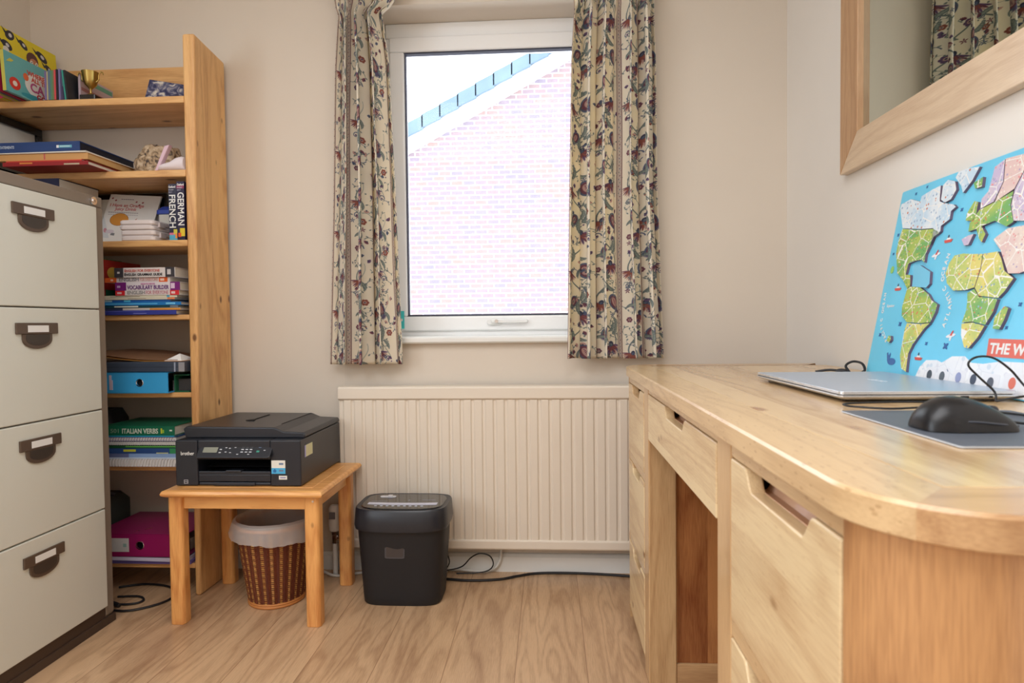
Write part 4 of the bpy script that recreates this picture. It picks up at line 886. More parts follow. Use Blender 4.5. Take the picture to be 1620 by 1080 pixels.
b = MB(); b.tube(smooth_path([(.447, .79, .806), (.458, .758, .8085), (.49, .7435, .811), (.52, .745, .808), (.55, .758, .804)], 5), .0012, 6); b.build('side_line', 'grey_plastic', t)
b = MB(); P = smooth_path([(.552, .777, .806), (.60, .79, .800), (.64, .83, .8005), (.62, .90, .8000), (.56, .945, .8000), (.50, .935, .8000), (.462, .955, .8000), (.452, .975, .8000), (.468, .995, .8000), (.54, 1.01, .8000), (.62, 1.015, .8), (.664, 1.03, .8035)], 7); b.tube(P, .0016, 8)
tag(b.build('mouse_cable', 'cable_black'), 'thin black mouse cord looping across the desk beside the laptop', 'cable')
b = MB(); P = smooth_path([(.702, 1.015, .8), (.704, 1.022, .815), (.684, 1.028, .838), (.668, 1.028, .857), (.680, 1.028, .869), (.704, 1.026, .868), (.726, 1.02, .850), (.740, 1.01, .826), (.744, .985, .807), (.738, .94, .7990), (.715, .88, .7985)], 8); b.tube(P, .0017, 8)
b.tube(smooth_path([(.702, 1.015, .80), (.718, 1.005, .806), (.728, .98, .812), (.722, .94, .806), (.70, .89, .7985)], 6), .0017, 8)
tag(b.build('charger_cable', 'cable_black'), 'black cord rising in a tall loop behind the mouse', 'cable')
b = MB(); P = smooth_path([(.700, 1.59, .797), (.706, 1.585, .806), (.722, 1.575, .810), (.735, 1.57, .803), (.748, 1.56, .800), (.755, 1.55, .812), (.765, 1.545, .822)], 5); 
b.tube(smooth_path([(.67, 1.60, .8015), (.70, 1.585, .807), (.725, 1.57, .803), (.735, 1.56, .8015), (.728, 1.565, .818), (.741, 1.558, .829), (.758, 1.548, .825), (.756, 1.53, .810), (.742, 1.53, .8010)], 6), .003, 8)
b.tube(smooth_path([(.735, 1.565, .8025), (.72, 1.57, .806), (.71, 1.575, .8025)], 5), .0055, 8); 
tag(b.build('cord_tangle', 'matte_black'), 'small tangle of thick black cord at the foot of the map', 'cable')
#PART4
# ------------------------------------------------------------------ things on the shelves
def book(label, kind, x0, x1, y0, y1, z0, z1, cover, prints=(), pages=(226, 220, 206), group=None, name='book', cat='book', tilt=0, texts=(), ct=.0016, rz=0):
    """kind 'flat': lies with its spine towards the room; 'stand': upright, spine towards the room. prints: (a, b, rgb[, c, d]) fractions along/across the spine"""
    t = thing(name, label, cat, ((x0+x1)/2, (y0+y1)/2, z0), group=group)
    b = MB()
    if kind == 'flat':
        b.box(x0, x1, y0, y1, z0, z0+ct); b.box(x0, x1, y0, y1, z1-ct, z1); b.box(x0, x1, y0, y0+ct, z0+ct, z1-ct)
    else:
        b.box(x0, x0+ct, y0, y1, z0, z1); b.box(x1-ct, x1, y0, y1, z0, z1); b.box(x0+ct, x1-ct, y0, y0+ct, z0, z1)
    mats = [solid(cover)]
    for i, p in enumerate(prints):
        a, c, rgb = p[:3]; d, e = (p[3], p[4]) if len(p) > 3 else (0, 1); mats.append(solid(rgb)); yy = y0-.0003-.00012*i
        if kind == 'flat': b.box(x0+(x1-x0)*a, x0+(x1-x0)*c, yy, y0, z0+(z1-z0)*d, z0+(z1-z0)*e, i+1)
        else: b.box(x0+(x1-x0)*d, x0+(x1-x0)*e, yy, y0, z0+(z1-z0)*a, z0+(z1-z0)*c, i+1)
    b.build('cover', mats, t)
    b = MB(); k = .0025
    if kind == 'flat': b.box(x0+k, x1-k, y0+ct, y1-k, z0+ct, z1-ct)
    else: b.box(x0+ct, x1-ct, y0+ct, y1-k, z0+k, z1-k)
    b.build('pages', solid(pages), t)
    for (s, size, u, v, col, wd) in texts:
        yy = y0-.0014
        if kind == 'flat': text(s, size, (x0+(x1-x0)*u, yy, z0+(z1-z0)*v), (1, 0, 0), (0, 0, 1), solid(col), t, bold=.02, width=wd)
        else: text(s, size, (x0+(x1-x0)*v, yy, z0+(z1-z0)*u), (0, 0, -1), (1, 0, 0), solid(col), t, bold=.02, width=wd)
    if tilt: t.rotation_euler.y = tilt
    if rz: t.rotation_euler.z = rz
    return t
def on_face(root, pts, X, rgb, h=.0005, nm='cover_print'):   # flat picture on a face that looks to +X; pts in (y, z)
    b = MB(); b.prism(pts, (X, 0, 0), (0, 1, 0), (0, 0, 1), (1, 0, 0), h); return b.build(nm, solid(rgb), root)
def el2(y, z, a, c, n=16, ang=0): return [(y+a*math.cos(2*PI*k/n)*math.cos(ang)-c*math.sin(2*PI*k/n)*math.sin(ang), z+a*math.cos(2*PI*k/n)*math.sin(ang)+c*math.sin(2*PI*k/n)*math.cos(ang)) for k in range(n)]
G1 = 'books on the top shelf'
z = SH[0]+.0004
# tall yellow picture book
yb = book('tall yellow picture book with dark animals on its cover, tallest on the top shelf', 'stand', -1.862, -1.850, 2.03, 2.283, z, z+.252, (226, 206, 40), [(0, 1, (190, 40, 90))], group=G1)
X = -1.850
for (y, zz, a, c, g) in ((2.08, .205, .02, .016, .5), (2.065, .165, .022, .014, -.4), (2.135, .195, .020, .011, -.6), (2.215, .185, .026, .014, -.5), (2.10, .120, .018, .012, .4), (2.245, .15, .022, .011, -.7), (2.215, .115, .016, .012, .2), (2.05, .10, .016, .012, 0)):
    zz += .03; on_face(yb, el2(y, z+zz, a, c, 16, g), X, (44, 40, 52)); on_face(yb, el2(y+.002, z+zz+.001, a*.35, c*.45, 10, g), X+.0003, (210, 208, 210)); on_face(yb, [(y-a, z+zz), (y-a*1.6, z+zz+.02), (y-a*.6, z+zz+.006)], X, (44, 40, 52))
on_face(yb, el2(2.06, z+.178, .012, .012), X+.0002, (226, 222, 210))
on_face(yb, el2(2.17, z+.185, .026, .028), X+.0004, (92, 50, 46)); on_face(yb, el2(2.175, z+.171, .020, .022), X+.0008, (196, 128, 92))
for y in (2.165, 2.187): on_face(yb, el2(y, z+.177, .006, .006), X+.0012, (232, 226, 216)); on_face(yb, el2(y, z+.177, .0025, .0025, 8), X+.0016, (40, 34, 34))
# striped and plain thin books left of the teal one
book('thin pale pink picture book at the far left of the top shelf', 'stand', -1.838, -1.831, 1.975, 2.21, z, z+.120, (226, 176, 166), group=G1)
book('thin lime yellow picture book near the left end of the top shelf', 'stand', -1.829, -1.822, 1.972, 2.21, z, z+.125, (206, 206, 60), [(0, .1, (70, 70, 40))], group=G1)
book('slate blue thin picture book between the lime and magenta ones', 'stand', -1.820, -1.813, 1.968, 2.21, z, z+.128, (104, 122, 140), group=G1)
book('magenta picture book with orange dots on its spine, left of the teal one', 'stand', -1.809, -1.799, 1.962, 2.20, z, z+.140, (184, 30, 72), [(.1+.1*k, .13+.1*k, (226, 130, 60), .2, .8) for k in range(9)], group=G1)
tb = book('teal picture book with a white cloud title on its cover, top shelf', 'stand', -1.787, -1.775, 1.962, 2.20, z, z+.134, (104, 176, 178), [(0, 1, (196, 190, 84))], group=G1)
X = -1.775
on_face(tb, el2(2.115, z+.056, .075, .048, 28, .05), X, (232, 228, 220)); on_face(tb, el2(1.998, z+.035, .022, .021), X+.0003, (214, 60, 44)); on_face(tb, el2(1.998, z+.035, .009, .009), X+.0006, (236, 226, 214)); on_face(tb, el2(2.045, z+.075, .011, .013), X+.0006, (226, 106, 60)); on_face(tb, [(1.97, z+.10), (1.99, z+.104), (2.0, z+.112), (1.985, z+.115)], X+.0003, (206, 196, 80)); on_face(tb, el2(2.09, z+.012, .07, .010, 14, 0), X+.0002, (60, 150, 164))
for s, sz, y, zz, c in (('WHERE A', .022, 2.052, .086, (206, 70, 50)), ('ALL TH', .021, 2.068, .068, (206, 70, 50)), ('CA', .042, 2.060, .034, (190, 84, 130)), ('GO', .026, 2.085, .012, (196, 40, 50))):
    text(s, sz, (X+.0008, y, z+zz), (0, 1, 0), (0, 0, 1), solid(c), tb, bold=.03)
for r_ in (yb, tb): r_.rotation_euler.y = -.06
# row of slim spines
xs = -1.722
for lab, w, h, c, pr in (('slim violet paperback in the row of slim books right of the teal one', .008, .098, (120, 104, 150), ()), ('slim cream paperback in the row of slim books', .004, .096, (206, 190, 130), ()), ('slim slate paperback in the row of slim books', .009, .100, (96, 116, 138), ()), ('slim green paperback in the row of slim books', .007, .099, (92, 140, 110), ()), ('slim olive paperback in the row of slim books', .006, .100, (122, 132, 92), ()), ('slim coral red paperback in the row of slim books', .007, .101, (214, 78, 84), ()), ('slim black paperback in the row of slim books', .006, .103, (34, 30, 40), ())):
    book(lab, 'stand', xs, xs+w-.0006, 2.056, 2.20, z, z+h, c, pr, group='slim paperbacks on the top shelf'); xs += w
pb = book('purple book with a dark photo cover beside the slim paperbacks', 'stand', xs, xs+.006, 2.060, 2.21, z, z+.106, (128, 118, 164), group=G1); X = xs+.006
on_face(pb, [(2.068, z+.05), (2.14, z+.05), (2.14, z+.10), (2.068, z+.10)], X, (150, 190, 206)); on_face(pb, el2(2.09, z+.035, .014, .025), X+.0003, (40, 34, 44)); on_face(pb, el2(2.09, z+.035, .006, .010), X+.0007, (170, 90, 70)); on_face(pb, el2(2.12, z+.075, .012, .018), X+.0003, (44, 52, 80))
tl = book('teal and black book leaning beside the trophy', 'stand', -1.655, -1.643, 2.062, 2.20, z+.0010, z+.102, (30, 34, 42), [(0, 1, (50, 150, 136), 0, .45)], group=G1); tl.rotation_euler.y = -.10
kb = book('pale pink and green picture book standing behind the trophy', 'stand', -1.640, -1.632, 2.106, 2.27, z, z+.105, (186, 168, 178), group=G1); X = -1.632
on_face(kb, [(2.11, z+.082), (2.265, z+.082), (2.265, z+.098), (2.11, z+.098)], X, (96, 160, 140)); on_face(kb, [(2.11, z+.05), (2.24, z+.05), (2.24, z+.062), (2.11, z+.062)], X, (160, 110, 116)); on_face(kb, el2(2.132, z+.022, .022, .018), X, (170, 96, 84)); on_face(kb, el2(2.21, z+.02, .030, .014), X, (206, 178, 170))
# trophy
t = thing('trophy', 'small gold cup trophy on a black base on the top shelf', 'trophy', (-1.59, 2.10, z))
tx, ty = -1.590, 2.10
b = MB(); b.prism(rrect(tx-.028, tx+.028, ty-.02, ty+.02, .004, 3), (0, 0, z), (1, 0, 0), (0, 1, 0), (0, 0, 1), .024); b.build('base', 'gloss_black', t, .002)
b = MB(); b.lathe([(.013, z+.024), (.012, z+.028), (.004, z+.034), (.0035, z+.046), (.008, z+.052), (.018, z+.062), (.023, z+.078), (.0255, z+.098), (.027, z+.104), (.0275, z+.106), (.025, z+.105), (.021, z+.078), (.012, z+.062), (.002, z+.06)], (tx, ty), 28); b.build('cup', 'brass', t)
for s in (-1, 1):
    b = MB(); b.tube(smooth_path([(tx+s*.020, ty, z+.072), (tx+s*.030, ty, z+.080), (tx+s*.031, ty, z+.094), (tx+s*.036, ty, z+.104), (tx+s*.044, ty, z+.105), (tx+s*.047, ty, z+.097)], 5), .0022, 8); b.build('handle', 'brass', t)
# postcard
t = thing('postcard', 'dark blue and white picture card leaning on the back rail of the top shelf', 'card', (-1.39, 2.25, z))
pc = bpy.data.materials.new('card_picture'); pc.use_nodes = True; nt = pc.node_tree; bs = nt.nodes['Principled BSDF']; bs.inputs['Roughness'].default_value = .3
tc = nt.nodes.new('ShaderNodeTexCoord'); n = nt.nodes.new('ShaderNodeTexNoise'); n.inputs['Scale'].default_value = 34; n.inputs['Detail'].default_value = 5; n.inputs['Distortion'].default_value = 1.2; nt.links.new(tc.outputs['Object'], n.inputs['Vector'])
r = nt.nodes.new('ShaderNodeValToRGB'); nt.links.new(n.outputs['Fac'], r.inputs['Fac']); r.color_ramp.elements[0].position = .42; r.color_ramp.elements[1].position = .66; r.color_ramp.elements[0].color = lin((44, 50, 92)); r.color_ramp.elements[1].color = lin((224, 218, 206)); e = r.color_ramp.elements.new(.53); e.color = lin((110, 112, 140)); nt.links.new(r.outputs['Color'], bs.inputs['Base Color']); M['card_picture'] = pc
b = MB(); b.hexa([(-1.468, 2.19, z), (-1.285, 2.20, z), (-1.285, 2.202, z), (-1.468, 2.192, z), (-1.458, 2.225, z+.126), (-1.285, 2.235, z+.098), (-1.285, 2.237, z+.098), (-1.458, 2.227, z+.126)]); b.build('card', 'card_picture', t)

# --- second shelf
z = SH[1]+.0004
t = thing('picture_frame', 'small black picture frame standing against the left side of the second shelf', 'picture frame', (-1.925, 2.18, z))
X = -1.92
for P in ((2.05, 2.275, .0, .028), (2.05, 2.275, .190, .218), (2.05, 2.078, .028, .19), (2.25, 2.275, .028, .19)):
    b = MB(); b.box(X-.018, X, P[0], P[1], z+P[2], z+P[3]); b.build('frame', 'gloss_black', t, .0015)
b = MB(); b.box(X-.012, X-.010, 2.078, 2.25, z+.028, z+.19); b.build('mount', 'paper', t)
b = MB(); b.prism(el2(2.165, z+.115, .018, .024), (X-.010, 0, 0), (0, 1, 0), (0, 0, 1), (1, 0, 0), .0005); b.build('picture', solid((196, 180, 80)), t)
rf = book('thin dark red folder at the bottom of the paper pile on the second shelf', 'flat', -1.80, -1.505, 1.965, 2.23, z, z+.013, (150, 22, 30), [(.2, .35, (214, 130, 60), .5, .9), (.72, .9, (190, 178, 150), .1, .45)], group=None, name='folder', cat='folder')
rf2 = book('bright red folder lying on the dark red one', 'flat', -1.79, -1.528, 1.967, 2.22, z+.0135, z+.020, (196, 52, 40), [(0, 1, (214, 150, 90), .6, 1)], name='folder', cat='folder')
bf = book('buff brown document wallet lying above the red folders', 'flat', -1.83, -1.512, 1.975, 2.26, z+.0205, z+.042, (206, 156, 96), [(.52, .535, (200, 90, 90))], pages=(214, 176, 120), name='document_wallet', cat='folder')
b = MB(); b.hexa([(-1.86, 1.97, z+.0425), (-1.515, 1.97, z+.0430), (-1.505, 2.25, z+.0428), (-1.86, 2.26, z+.0425), (-1.86, 1.97, z+.045), (-1.515, 1.97, z+.0475), (-1.505, 2.25, z+.0445), (-1.86, 2.26, z+.045)])
tag(b.build('paper_sheets', 'paper'), 'few white sheets lying between the navy binder and the buff wallet', 'paper')
bn = book('navy blue statements binder lying on top of the paper pile', 'flat', -1.90, -1.545, 1.982, 2.255, z+.048, z+.083, (30, 62, 118), (), pages=(22, 26, 44), name='ring_binder', cat='binder', texts=(('STATEMENTS', .0125, .205, .42, (190, 205, 225), .055),), ct=.003)
b = MB(); b.box(-1.625, -1.572, 1.9815, 1.982, z+.062, z+.071, 0); b.box(-1.625, -1.617, 1.981, 1.982, z+.062, z+.071, 1); b.build('label', [solid((110, 180, 200)), 'white'], bn)
b = MB(); b.box(-1.613, -1.578, 1.9808, 1.9815, z+.0650, z+.0682); b.build('label_print', solid((190, 222, 230)), bn)
# rock
t = thing('rock', 'rough mottled brown and grey rock on the second shelf', 'rock', (-1.41, 2.16, z))
rm = bpy.data.materials.new('rock'); rm.use_nodes = True; nt = rm.node_tree; bs = nt.nodes['Principled BSDF']; bs.inputs['Roughness'].default_value = .8
tc = nt.nodes.new('ShaderNodeTexCoord'); n = nt.nodes.new('ShaderNodeTexNoise'); n.inputs['Scale'].default_value = 55; n.inputs['Detail'].default_value = 6; n.inputs['Distortion'].default_value = .8; nt.links.new(tc.outputs['Object'], n.inputs['Vector'])
r = nt.nodes.new('ShaderNodeValToRGB'); nt.links.new(n.outputs['Fac'], r.inputs['Fac']); el = r.color_ramp.elements; el[0].position = .36; el[0].color = lin((62, 56, 58)); el[1].position = .68; el[1].color = lin((214, 196, 170)); e = el.new(.48); e.color = lin((176, 150, 118)); nt.links.new(r.outputs['Color'], bs.inputs['Base Color']); M['rock'] = rm
bm_ = bmesh.new(); bmesh.ops.create_icosphere(bm_, subdivisions=5, radius=1)
from mathutils import noise as NZ
for v in bm_.verts:
    p = v.co.copy(); p.x += .35*p.z*(-.1) 
    zz = p.z; f = 1+.16*NZ.noise(p*1.6+Vector((3, 1, 5)))+.10*NZ.noise(p*3.7)+.05*NZ.noise(p*9)
    q = Vector((math.copysign(abs(p.x)**.8, p.x), math.copysign(abs(p.y)**.8, p.y), math.copysign(abs(p.z)**.75, p.z)))*f
    v.co = Vector((q.x*.078*(1-.22*max(0, zz))+(.018*max(0, zz)), q.y*.055, max(-.045, q.z*.074)+.045))
b = MB(); b.bm.free(); b.bm = bm_
for f in b.bm.faces: f.smooth = True
bmesh.ops.translate(bm_, verts=bm_.verts, vec=(-1.405, 2.188, z)); b.build('stone', 'rock', t)
t = thing('baby_shoe', 'small white and pink cloth shoe beside the rock', 'shoe', (-1.285, 2.13, z))
b = MB(); rings = []
for i, (x, w, h) in enumerate(((-.050, .012, .012), (-.044, .020, .022), (-.028, .024, .027), (-.008, .024, .032), (.012, .022, .046), (.030, .022, .050), (.040, .018, .046), (.044, .010, .036))):
    rings.append([(-1.285+x, 2.083+w*math.cos(2*PI*k/18), z+.0005+max(0, h*.5+h*.5*math.sin(2*PI*k/18))) for k in range(18)])
b.loft(rings); b.build('upper', solid((232, 222, 226)), t)
b = MB(); b.hexa([(-1.345, 2.066, z), (-1.335, 2.066, z), (-1.335, 2.086, z), (-1.345, 2.086, z), (-1.308, 2.066, z+.084), (-1.290, 2.066, z+.088), (-1.290, 2.086, z+.088), (-1.308, 2.086, z+.084)]); b.build('sole', solid((222, 190, 204)), t, .002)

# --- third shelf
z = SH[2]+.0004
t = thing('picture_frame', 'black picture frame standing behind the white children book', 'picture frame', (-1.57, 2.24, z))
b = MB(); FX0, FX1, fy = -1.78, -1.43, 2.235
b.hexa([(FX0, fy, z), (FX1, fy, z), (FX1, fy+.014, z), (FX0, fy+.014, z), (FX0, fy+.03, z+.205), (FX1-.002, fy+.03, z+.205), (FX1-.002, fy+.044, z+.205), (FX0, fy+.044, z+.205)]); b.build('frame', 'gloss_black', t, .002)
b = MB(); b.hexa([(FX0+.02, fy+.0015, z+.02), (FX1-.022, fy+.0015, z+.02), (FX1-.022, fy+.004, z+.02), (FX0+.02, fy+.004, z+.02), (FX0+.02, fy+.0255, z+.185), (FX1-.022, fy+.0255, z+.185), (FX1-.022, fy+.028, z+.185), (FX0+.02, fy+.028, z+.185)]); b.build('picture', 'paper', t)
t = cb = thing('book', 'white children picture book with an orange animal tail, facing out on the third shelf', 'book', (-1.54, 2.14, z), group=None)
A = Vector((-1.650, 2.178, z+.0135)); Rv = Vector((.186, .010, -.010)).normalized(); Uv = Vector((.02, .06, .180)).normalized(); Nv = Rv.cross(Uv)
BW2, BH2 = .190, .198
b = MB(); b.prism([(0, 0), (BW2, 0), (BW2, BH2), (0, BH2)], A-Nv*.006, Rv, Uv, Nv, .006); b.build('cover', solid((226, 224, 220)), t)
def cp(pts, rgb, h=.0004, nm='cover_print'): b = MB(); b.prism([(u_, v_+.020) for u_, v_ in pts], A, Rv, Uv, Nv, h); return b.build(nm, solid(rgb), t)
cp([(0, 0), (.045, 0), (0, .09)], (204, 208, 210), .0002)
ar = [(.060+.034*math.cos(a), .076+.026*math.sin(a)) for a in [PI*2*k/20 for k in range(20)]]
cp(ar, (150, 96, 40), .0004); cp([(u*.94+.0036, v*.93+.005) for u, v in ar], (206, 140, 56), .0007)
cp([(.075, .093), (.092, .082), (.108, .055), (.120, .020), (.128, .004), (.104, .004), (.096, .028), (.084, .05), (.072, .062)], (206, 140, 56), .0009)
cp([(.114, .073), (.126, .084), (.120, .070)], (160, 90, 70)); cp([(.070, .045), (.082, .04), (.090, .05)], (190, 150, 150)); cp(el2(.040, .026, .016, .008, 14), (206, 196, 204)); cp(el2(.022, .030, .006, .010, 10, .4), (196, 140, 150)); cp([(.045, .012), (.060, .010), (.060, .020), (.047, .021)], (120, 120, 124))
for u, v in ((.012, .162), (.026, .154), (.104, .150), (.128, .148), (.118, .138)): cp(el2(u, v, .004, .003, 8, .6), (150, 60, 70))
for s, sz, u, v, c, w in (('I Have an Orange', .018, .010, .128, (196, 60, 70), .125), ('Juicy Drink', .018, .034, .113, (196, 60, 70), .080)):
    text(s, sz, A+Rv*u+Uv*(v+.020)+Nv*.0008, Rv, Uv, solid(c), t, width=w)
for u0_, u1_, v_, c in ((.045, .095, .158, (110, 100, 112)), (.012, .125, .103, (140, 134, 140)), (.014, .130, .094, (186, 180, 184))):
    for k in range(int((u1_-u0_)/.008)): cp([(u0_+.008*k, v_), (u0_+.008*k+.0062, v_), (u0_+.008*k+.0062, v_+.0024), (u0_+.008*k, v_+.0024)], c, .0005)
GB = 'stacked white plastic cases'
def case(label, x0, x1, y0, y1, z0, h):
    t = thing('plastic_case', label, 'case', ((x0+x1)/2, (y0+y1)/2, z0), group=None)
    for nm, za, zb in (('base', z0, z0+h*.46), ('lid', z0+h*.52, z0+h)):
        b = MB(); b.loft([[(p[0], p[1], zz) for p in rrect(x0+i_, x1-i_, y0+i_, y1-i_, .014, 5)] for i_, zz in ((.003, za), (0, za+.003), (0, zb-.004), (.004, zb))], smooth=False); b.build(nm, solid((232, 222, 220), .35), t, .0008)
    b = MB(); b.box(x0+.004, x1-.004, y0+.004, y1-.004, z0+h*.45, z0+h*.53); b.box(x1-.002, x1+.006, y0+.03, y0+.06, z0+h*.35, z0+h*.8); b.build('catch', solid((206, 196, 196), .4), t)
case('lower of two stacked white plastic cases on the third shelf', -1.473, -1.350, 2.062, 2.17, z, .037)
case('upper of two stacked white plastic cases on the third shelf', -1.475, -1.352, 2.060, 2.17, z+.0375, .034)
t = thing('plastic_tub', 'blue plastic tub with a lid and white label behind the white cases', 'tub', (-1.36, 2.22, z))
b = MB(); b.loft([[(p[0], p[1], zz) for p in rrect(-1.415+i_, -1.318-i_, 2.185+i_, 2.275-i_, .012, 4)] for i_, zz in ((.003, z), (0, z+.01), (-.001, z+.115))], smooth=False); tubb = b.build('tub', solid((22, 44, 118), .35), t)
b = MB(); b.loft([[(p[0], p[1], zz) for p in rrect(-1.421+i_, -1.312-i_, 2.179+i_, 2.281-i_, .014, 4)] for i_, zz in ((0, z+.112), (0, z+.126), (.006, z+.132), (.012, z+.140), (.02, z+.141))], smooth=False); b.build('lid', solid((38, 66, 160), .3), t)
b = MB(); b.box(-1.408, -1.345, 2.1825, 2.1845, z+.060, z+.110); b.build('label', solid((206, 204, 196)), t)
fd = book('navy pocket French dictionary upright beside the German one', 'stand', -1.295, -1.267, 2.062, 2.19, z, z+.191, (44, 46, 70), [(0, .09, (90, 176, 206)), (.09, .13, (214, 120, 150)), (.1, .19, (214, 206, 80), .55, 1), (.03, .12, (236, 150, 70), .75, 1)], texts=(('Oxford', .0, 0, 0, (255, 255, 255), None),) if False else (), group=None)
gd = book('navy pocket German dictionary upright beside the bookcase side panel', 'stand', -1.265, -1.2385, 2.060, 2.19, z, z+.198, (40, 34, 66), [(0, .06, (30, 30, 60)), (.06, .2, (226, 200, 50), .35, 1), (.05, .12, (226, 90, 40), .1, .5), (.88, .93, (150, 50, 90))])
for t_, x0, x1, zt, word in ((fd, -1.295, -1.267, z+.191, 'FRENCH'), (gd, -1.265, -1.2385, z+.198, 'GERMAN')):
    text('Oxford', .010, (x0+.0022, 2.059, zt-.014), (1, 0, 0), (0, 0, 1), 'white', t_, bold=.03, width=.024)
    text('POCKET', .006, (x0+.0022, 2.059, zt-.023), (1, 0, 0), (0, 0, 1), solid((190, 190, 205)), t_, bold=.01, width=.018)
    text('DICT', .006, (x0+.0022, 2.059, zt-.031), (1, 0, 0), (0, 0, 1), solid((170, 170, 190)), t_, bold=.01, width=.013)
    text(word, .031, (x0+.004, 2.059, zt-.036), (0, 0, -1), (1, 0, 0), 'white', t_, bold=.015, width=.112)
b = book('navy folder lying on the third shelf above the filing cabinet', 'flat', -1.94, -1.66, 2.03, 2.22, z+.172, z+.212, (26, 34, 74), (), name='folder', cat='folder')
# the folder rests on books hidden behind the cabinet
book('dark book standing behind the filing cabinet on the third shelf', 'stand', -1.90, -1.83, 2.06, 2.2, z, z+.171, (38, 34, 44))

# --- fourth shelf: pile of language books
z = SH[3]+.0004; GS = 'pile of language books on the fourth shelf'
def pile(rows, z, y0=2.045, dep=.19, group=None):
    for (lab, x0, x1, h, cov, prints, txt, dy) in rows:
        book(lab, 'flat', x0, x1, y0+dy, y0+dy+dep, z, z+h-.0004, cov, prints, group=group, texts=txt, ct=min(.0014, h*.18)); z += h
    return z
ORG, REDD, PUR, GRY = (224, 100, 44), (214, 44, 52), (122, 34, 124), (62, 60, 66)
zt = pile([
 ('royal blue workbook at the bottom of the pile on the fourth shelf', -1.545, -1.268, .0155, (54, 62, 150), [(.0, .6, (90, 96, 180), .75, .9), (.45, .62, (120, 126, 200), .2, .4)], (), .0),
 ('thin white and orange workbook second from the bottom of the pile', -1.540, -1.255, .0085, (206, 196, 186), [(.0, .28, (50, 60, 90)), (.62, 1, (224, 150, 60), 0, .8)], (), .004),
 ('thin dark green workbook with a white arrow on its spine', -1.545, -1.262, .0080, (26, 72, 84), [(.2, .5, (214, 218, 206), .2, .85), (.9, 1, (120, 130, 140))], (), .002),
 ('bright blue workbook in the middle of the lower pile', -1.548, -1.250, .0120, (34, 120, 192), [(.1, .72, (90, 180, 230), .3, .65), (.82, .93, (120, 200, 240), .25, .75)], (), .0),
 ('thin mid blue workbook under the two cream ones', -1.525, -1.290, .0075, (36, 96, 170), [(.3, .4, (90, 190, 224)), (.0, .12, (150, 190, 206))], (), .003),
 ('thin cream workbook, lower of two in the pile', -1.528, -1.272, .0075, (214, 206, 186), [(.9, 1, (226, 140, 90)), (.35, .6, (120, 110, 110), .4, .6)], (), .0),
 ('thin cream workbook, upper of two under the red ended course book', -1.530, -1.265, .0075, (222, 218, 196), [(.86, .9, (90, 170, 200)), (.1, .5, (130, 110, 110), .4, .6)], (), .003),
 ('white course book with red ends in the pile on the fourth shelf', -1.482, -1.256, .0165, (228, 222, 220), [(0, .15, REDD), (.86, 1, REDD), (.03, .10, (240, 200, 200), .3, .7), (.88, .94, (240, 210, 210), .25, .75)], (('ENGLISH', .016, .19, .25, (150, 150, 150), .062), ('FOR EVERYONE', .016, .48, .25, (206, 150, 160), .080)), .0),
 ('white vocabulary book with purple ends in the pile on the fourth shelf', -1.482, -1.252, .0285, (228, 222, 226), [(0, .17, PUR), (.85, 1, PUR), (.03, .08, (200, 170, 210), .35, .6), (.86, .92, (226, 200, 226), .2, .85)], (('ENGLISH FOR EVERYONE', .008, .40, .70, (214, 150, 190), .05), ('VOCABULARY BUILDER', .019, .19, .14, (112, 60, 130), .148)), .0),
 ('white course book with orange ends in the pile on the fourth shelf', -1.523, -1.290, .0165, (222, 212, 212), [(0, .18, ORG), (.83, .96, ORG), (.09, .13, (240, 200, 180), .3, .7), (.85, .91, (240, 206, 190), .25, .75)], (('ENGLISH', .016, .22, .25, (130, 130, 134), .070), ('FOR EVERYONE', .016, .54, .25, (214, 170, 160), .064)), .006),
 ('grammar guide with dark grey ends on top of the pile', -1.484, -1.268, .0330, (226, 220, 218), [(0, .15, GRY), (.84, .99, GRY), (.05, .09, (200, 200, 200), .4, .6), (.87, .93, (210, 206, 206), .25, .8)], (('ENGLISH FOR EVERYONE', .012, .17, .56, (206, 110, 100), .125), ('ENGLISH GRAMMAR GUIDE', .012, .165, .16, (40, 40, 46), .135)), .0),
], z, group=None)
b = MB(); 
for k in range(5): 
    x = -1.252+.003*(k % 2); zz = z+.017+.009*k; b.hexa([(x-.02, 2.06, zz), (x+.014, 2.066+.004*k, zz-.003), (x+.012, 2.12, zz), (x-.02, 2.12, zz), (x-.02, 2.06, zz+.001), (x+.014, 2.066+.004*k, zz+.001), (x+.012, 2.12, zz+.001), (x-.02, 2.12, zz+.001)])
gc = book('green dictionary standing tilted at the left of the pile on the fourth shelf', 'stand', -1.612, -1.565, 2.07, 2.2, z, z+.20, (40, 116, 62), [(.1, .5, (24, 100, 160))], group=None)
text('Collins', .018, (-1.606, 2.0685, z+.135), (1, 0, 0), (0, 0, 1), solid((190, 220, 130)), gc, width=.036)
rc = book('red and orange dictionary standing behind the pile on the fourth shelf', 'stand', -1.560, -1.550, 2.08, 2.28, z, z+.195, (160, 36, 30), [(.1, .6, (214, 110, 60))], group=None)
on_face(rc, [(2.09, z+.02), (2.20, z+.02), (2.20, z+.09), (2.09, z+.09)], -1.550, (30, 110, 84)); on_face(rc, el2(2.13, z+.15, .03, .022), -1.550, (196, 160, 70))

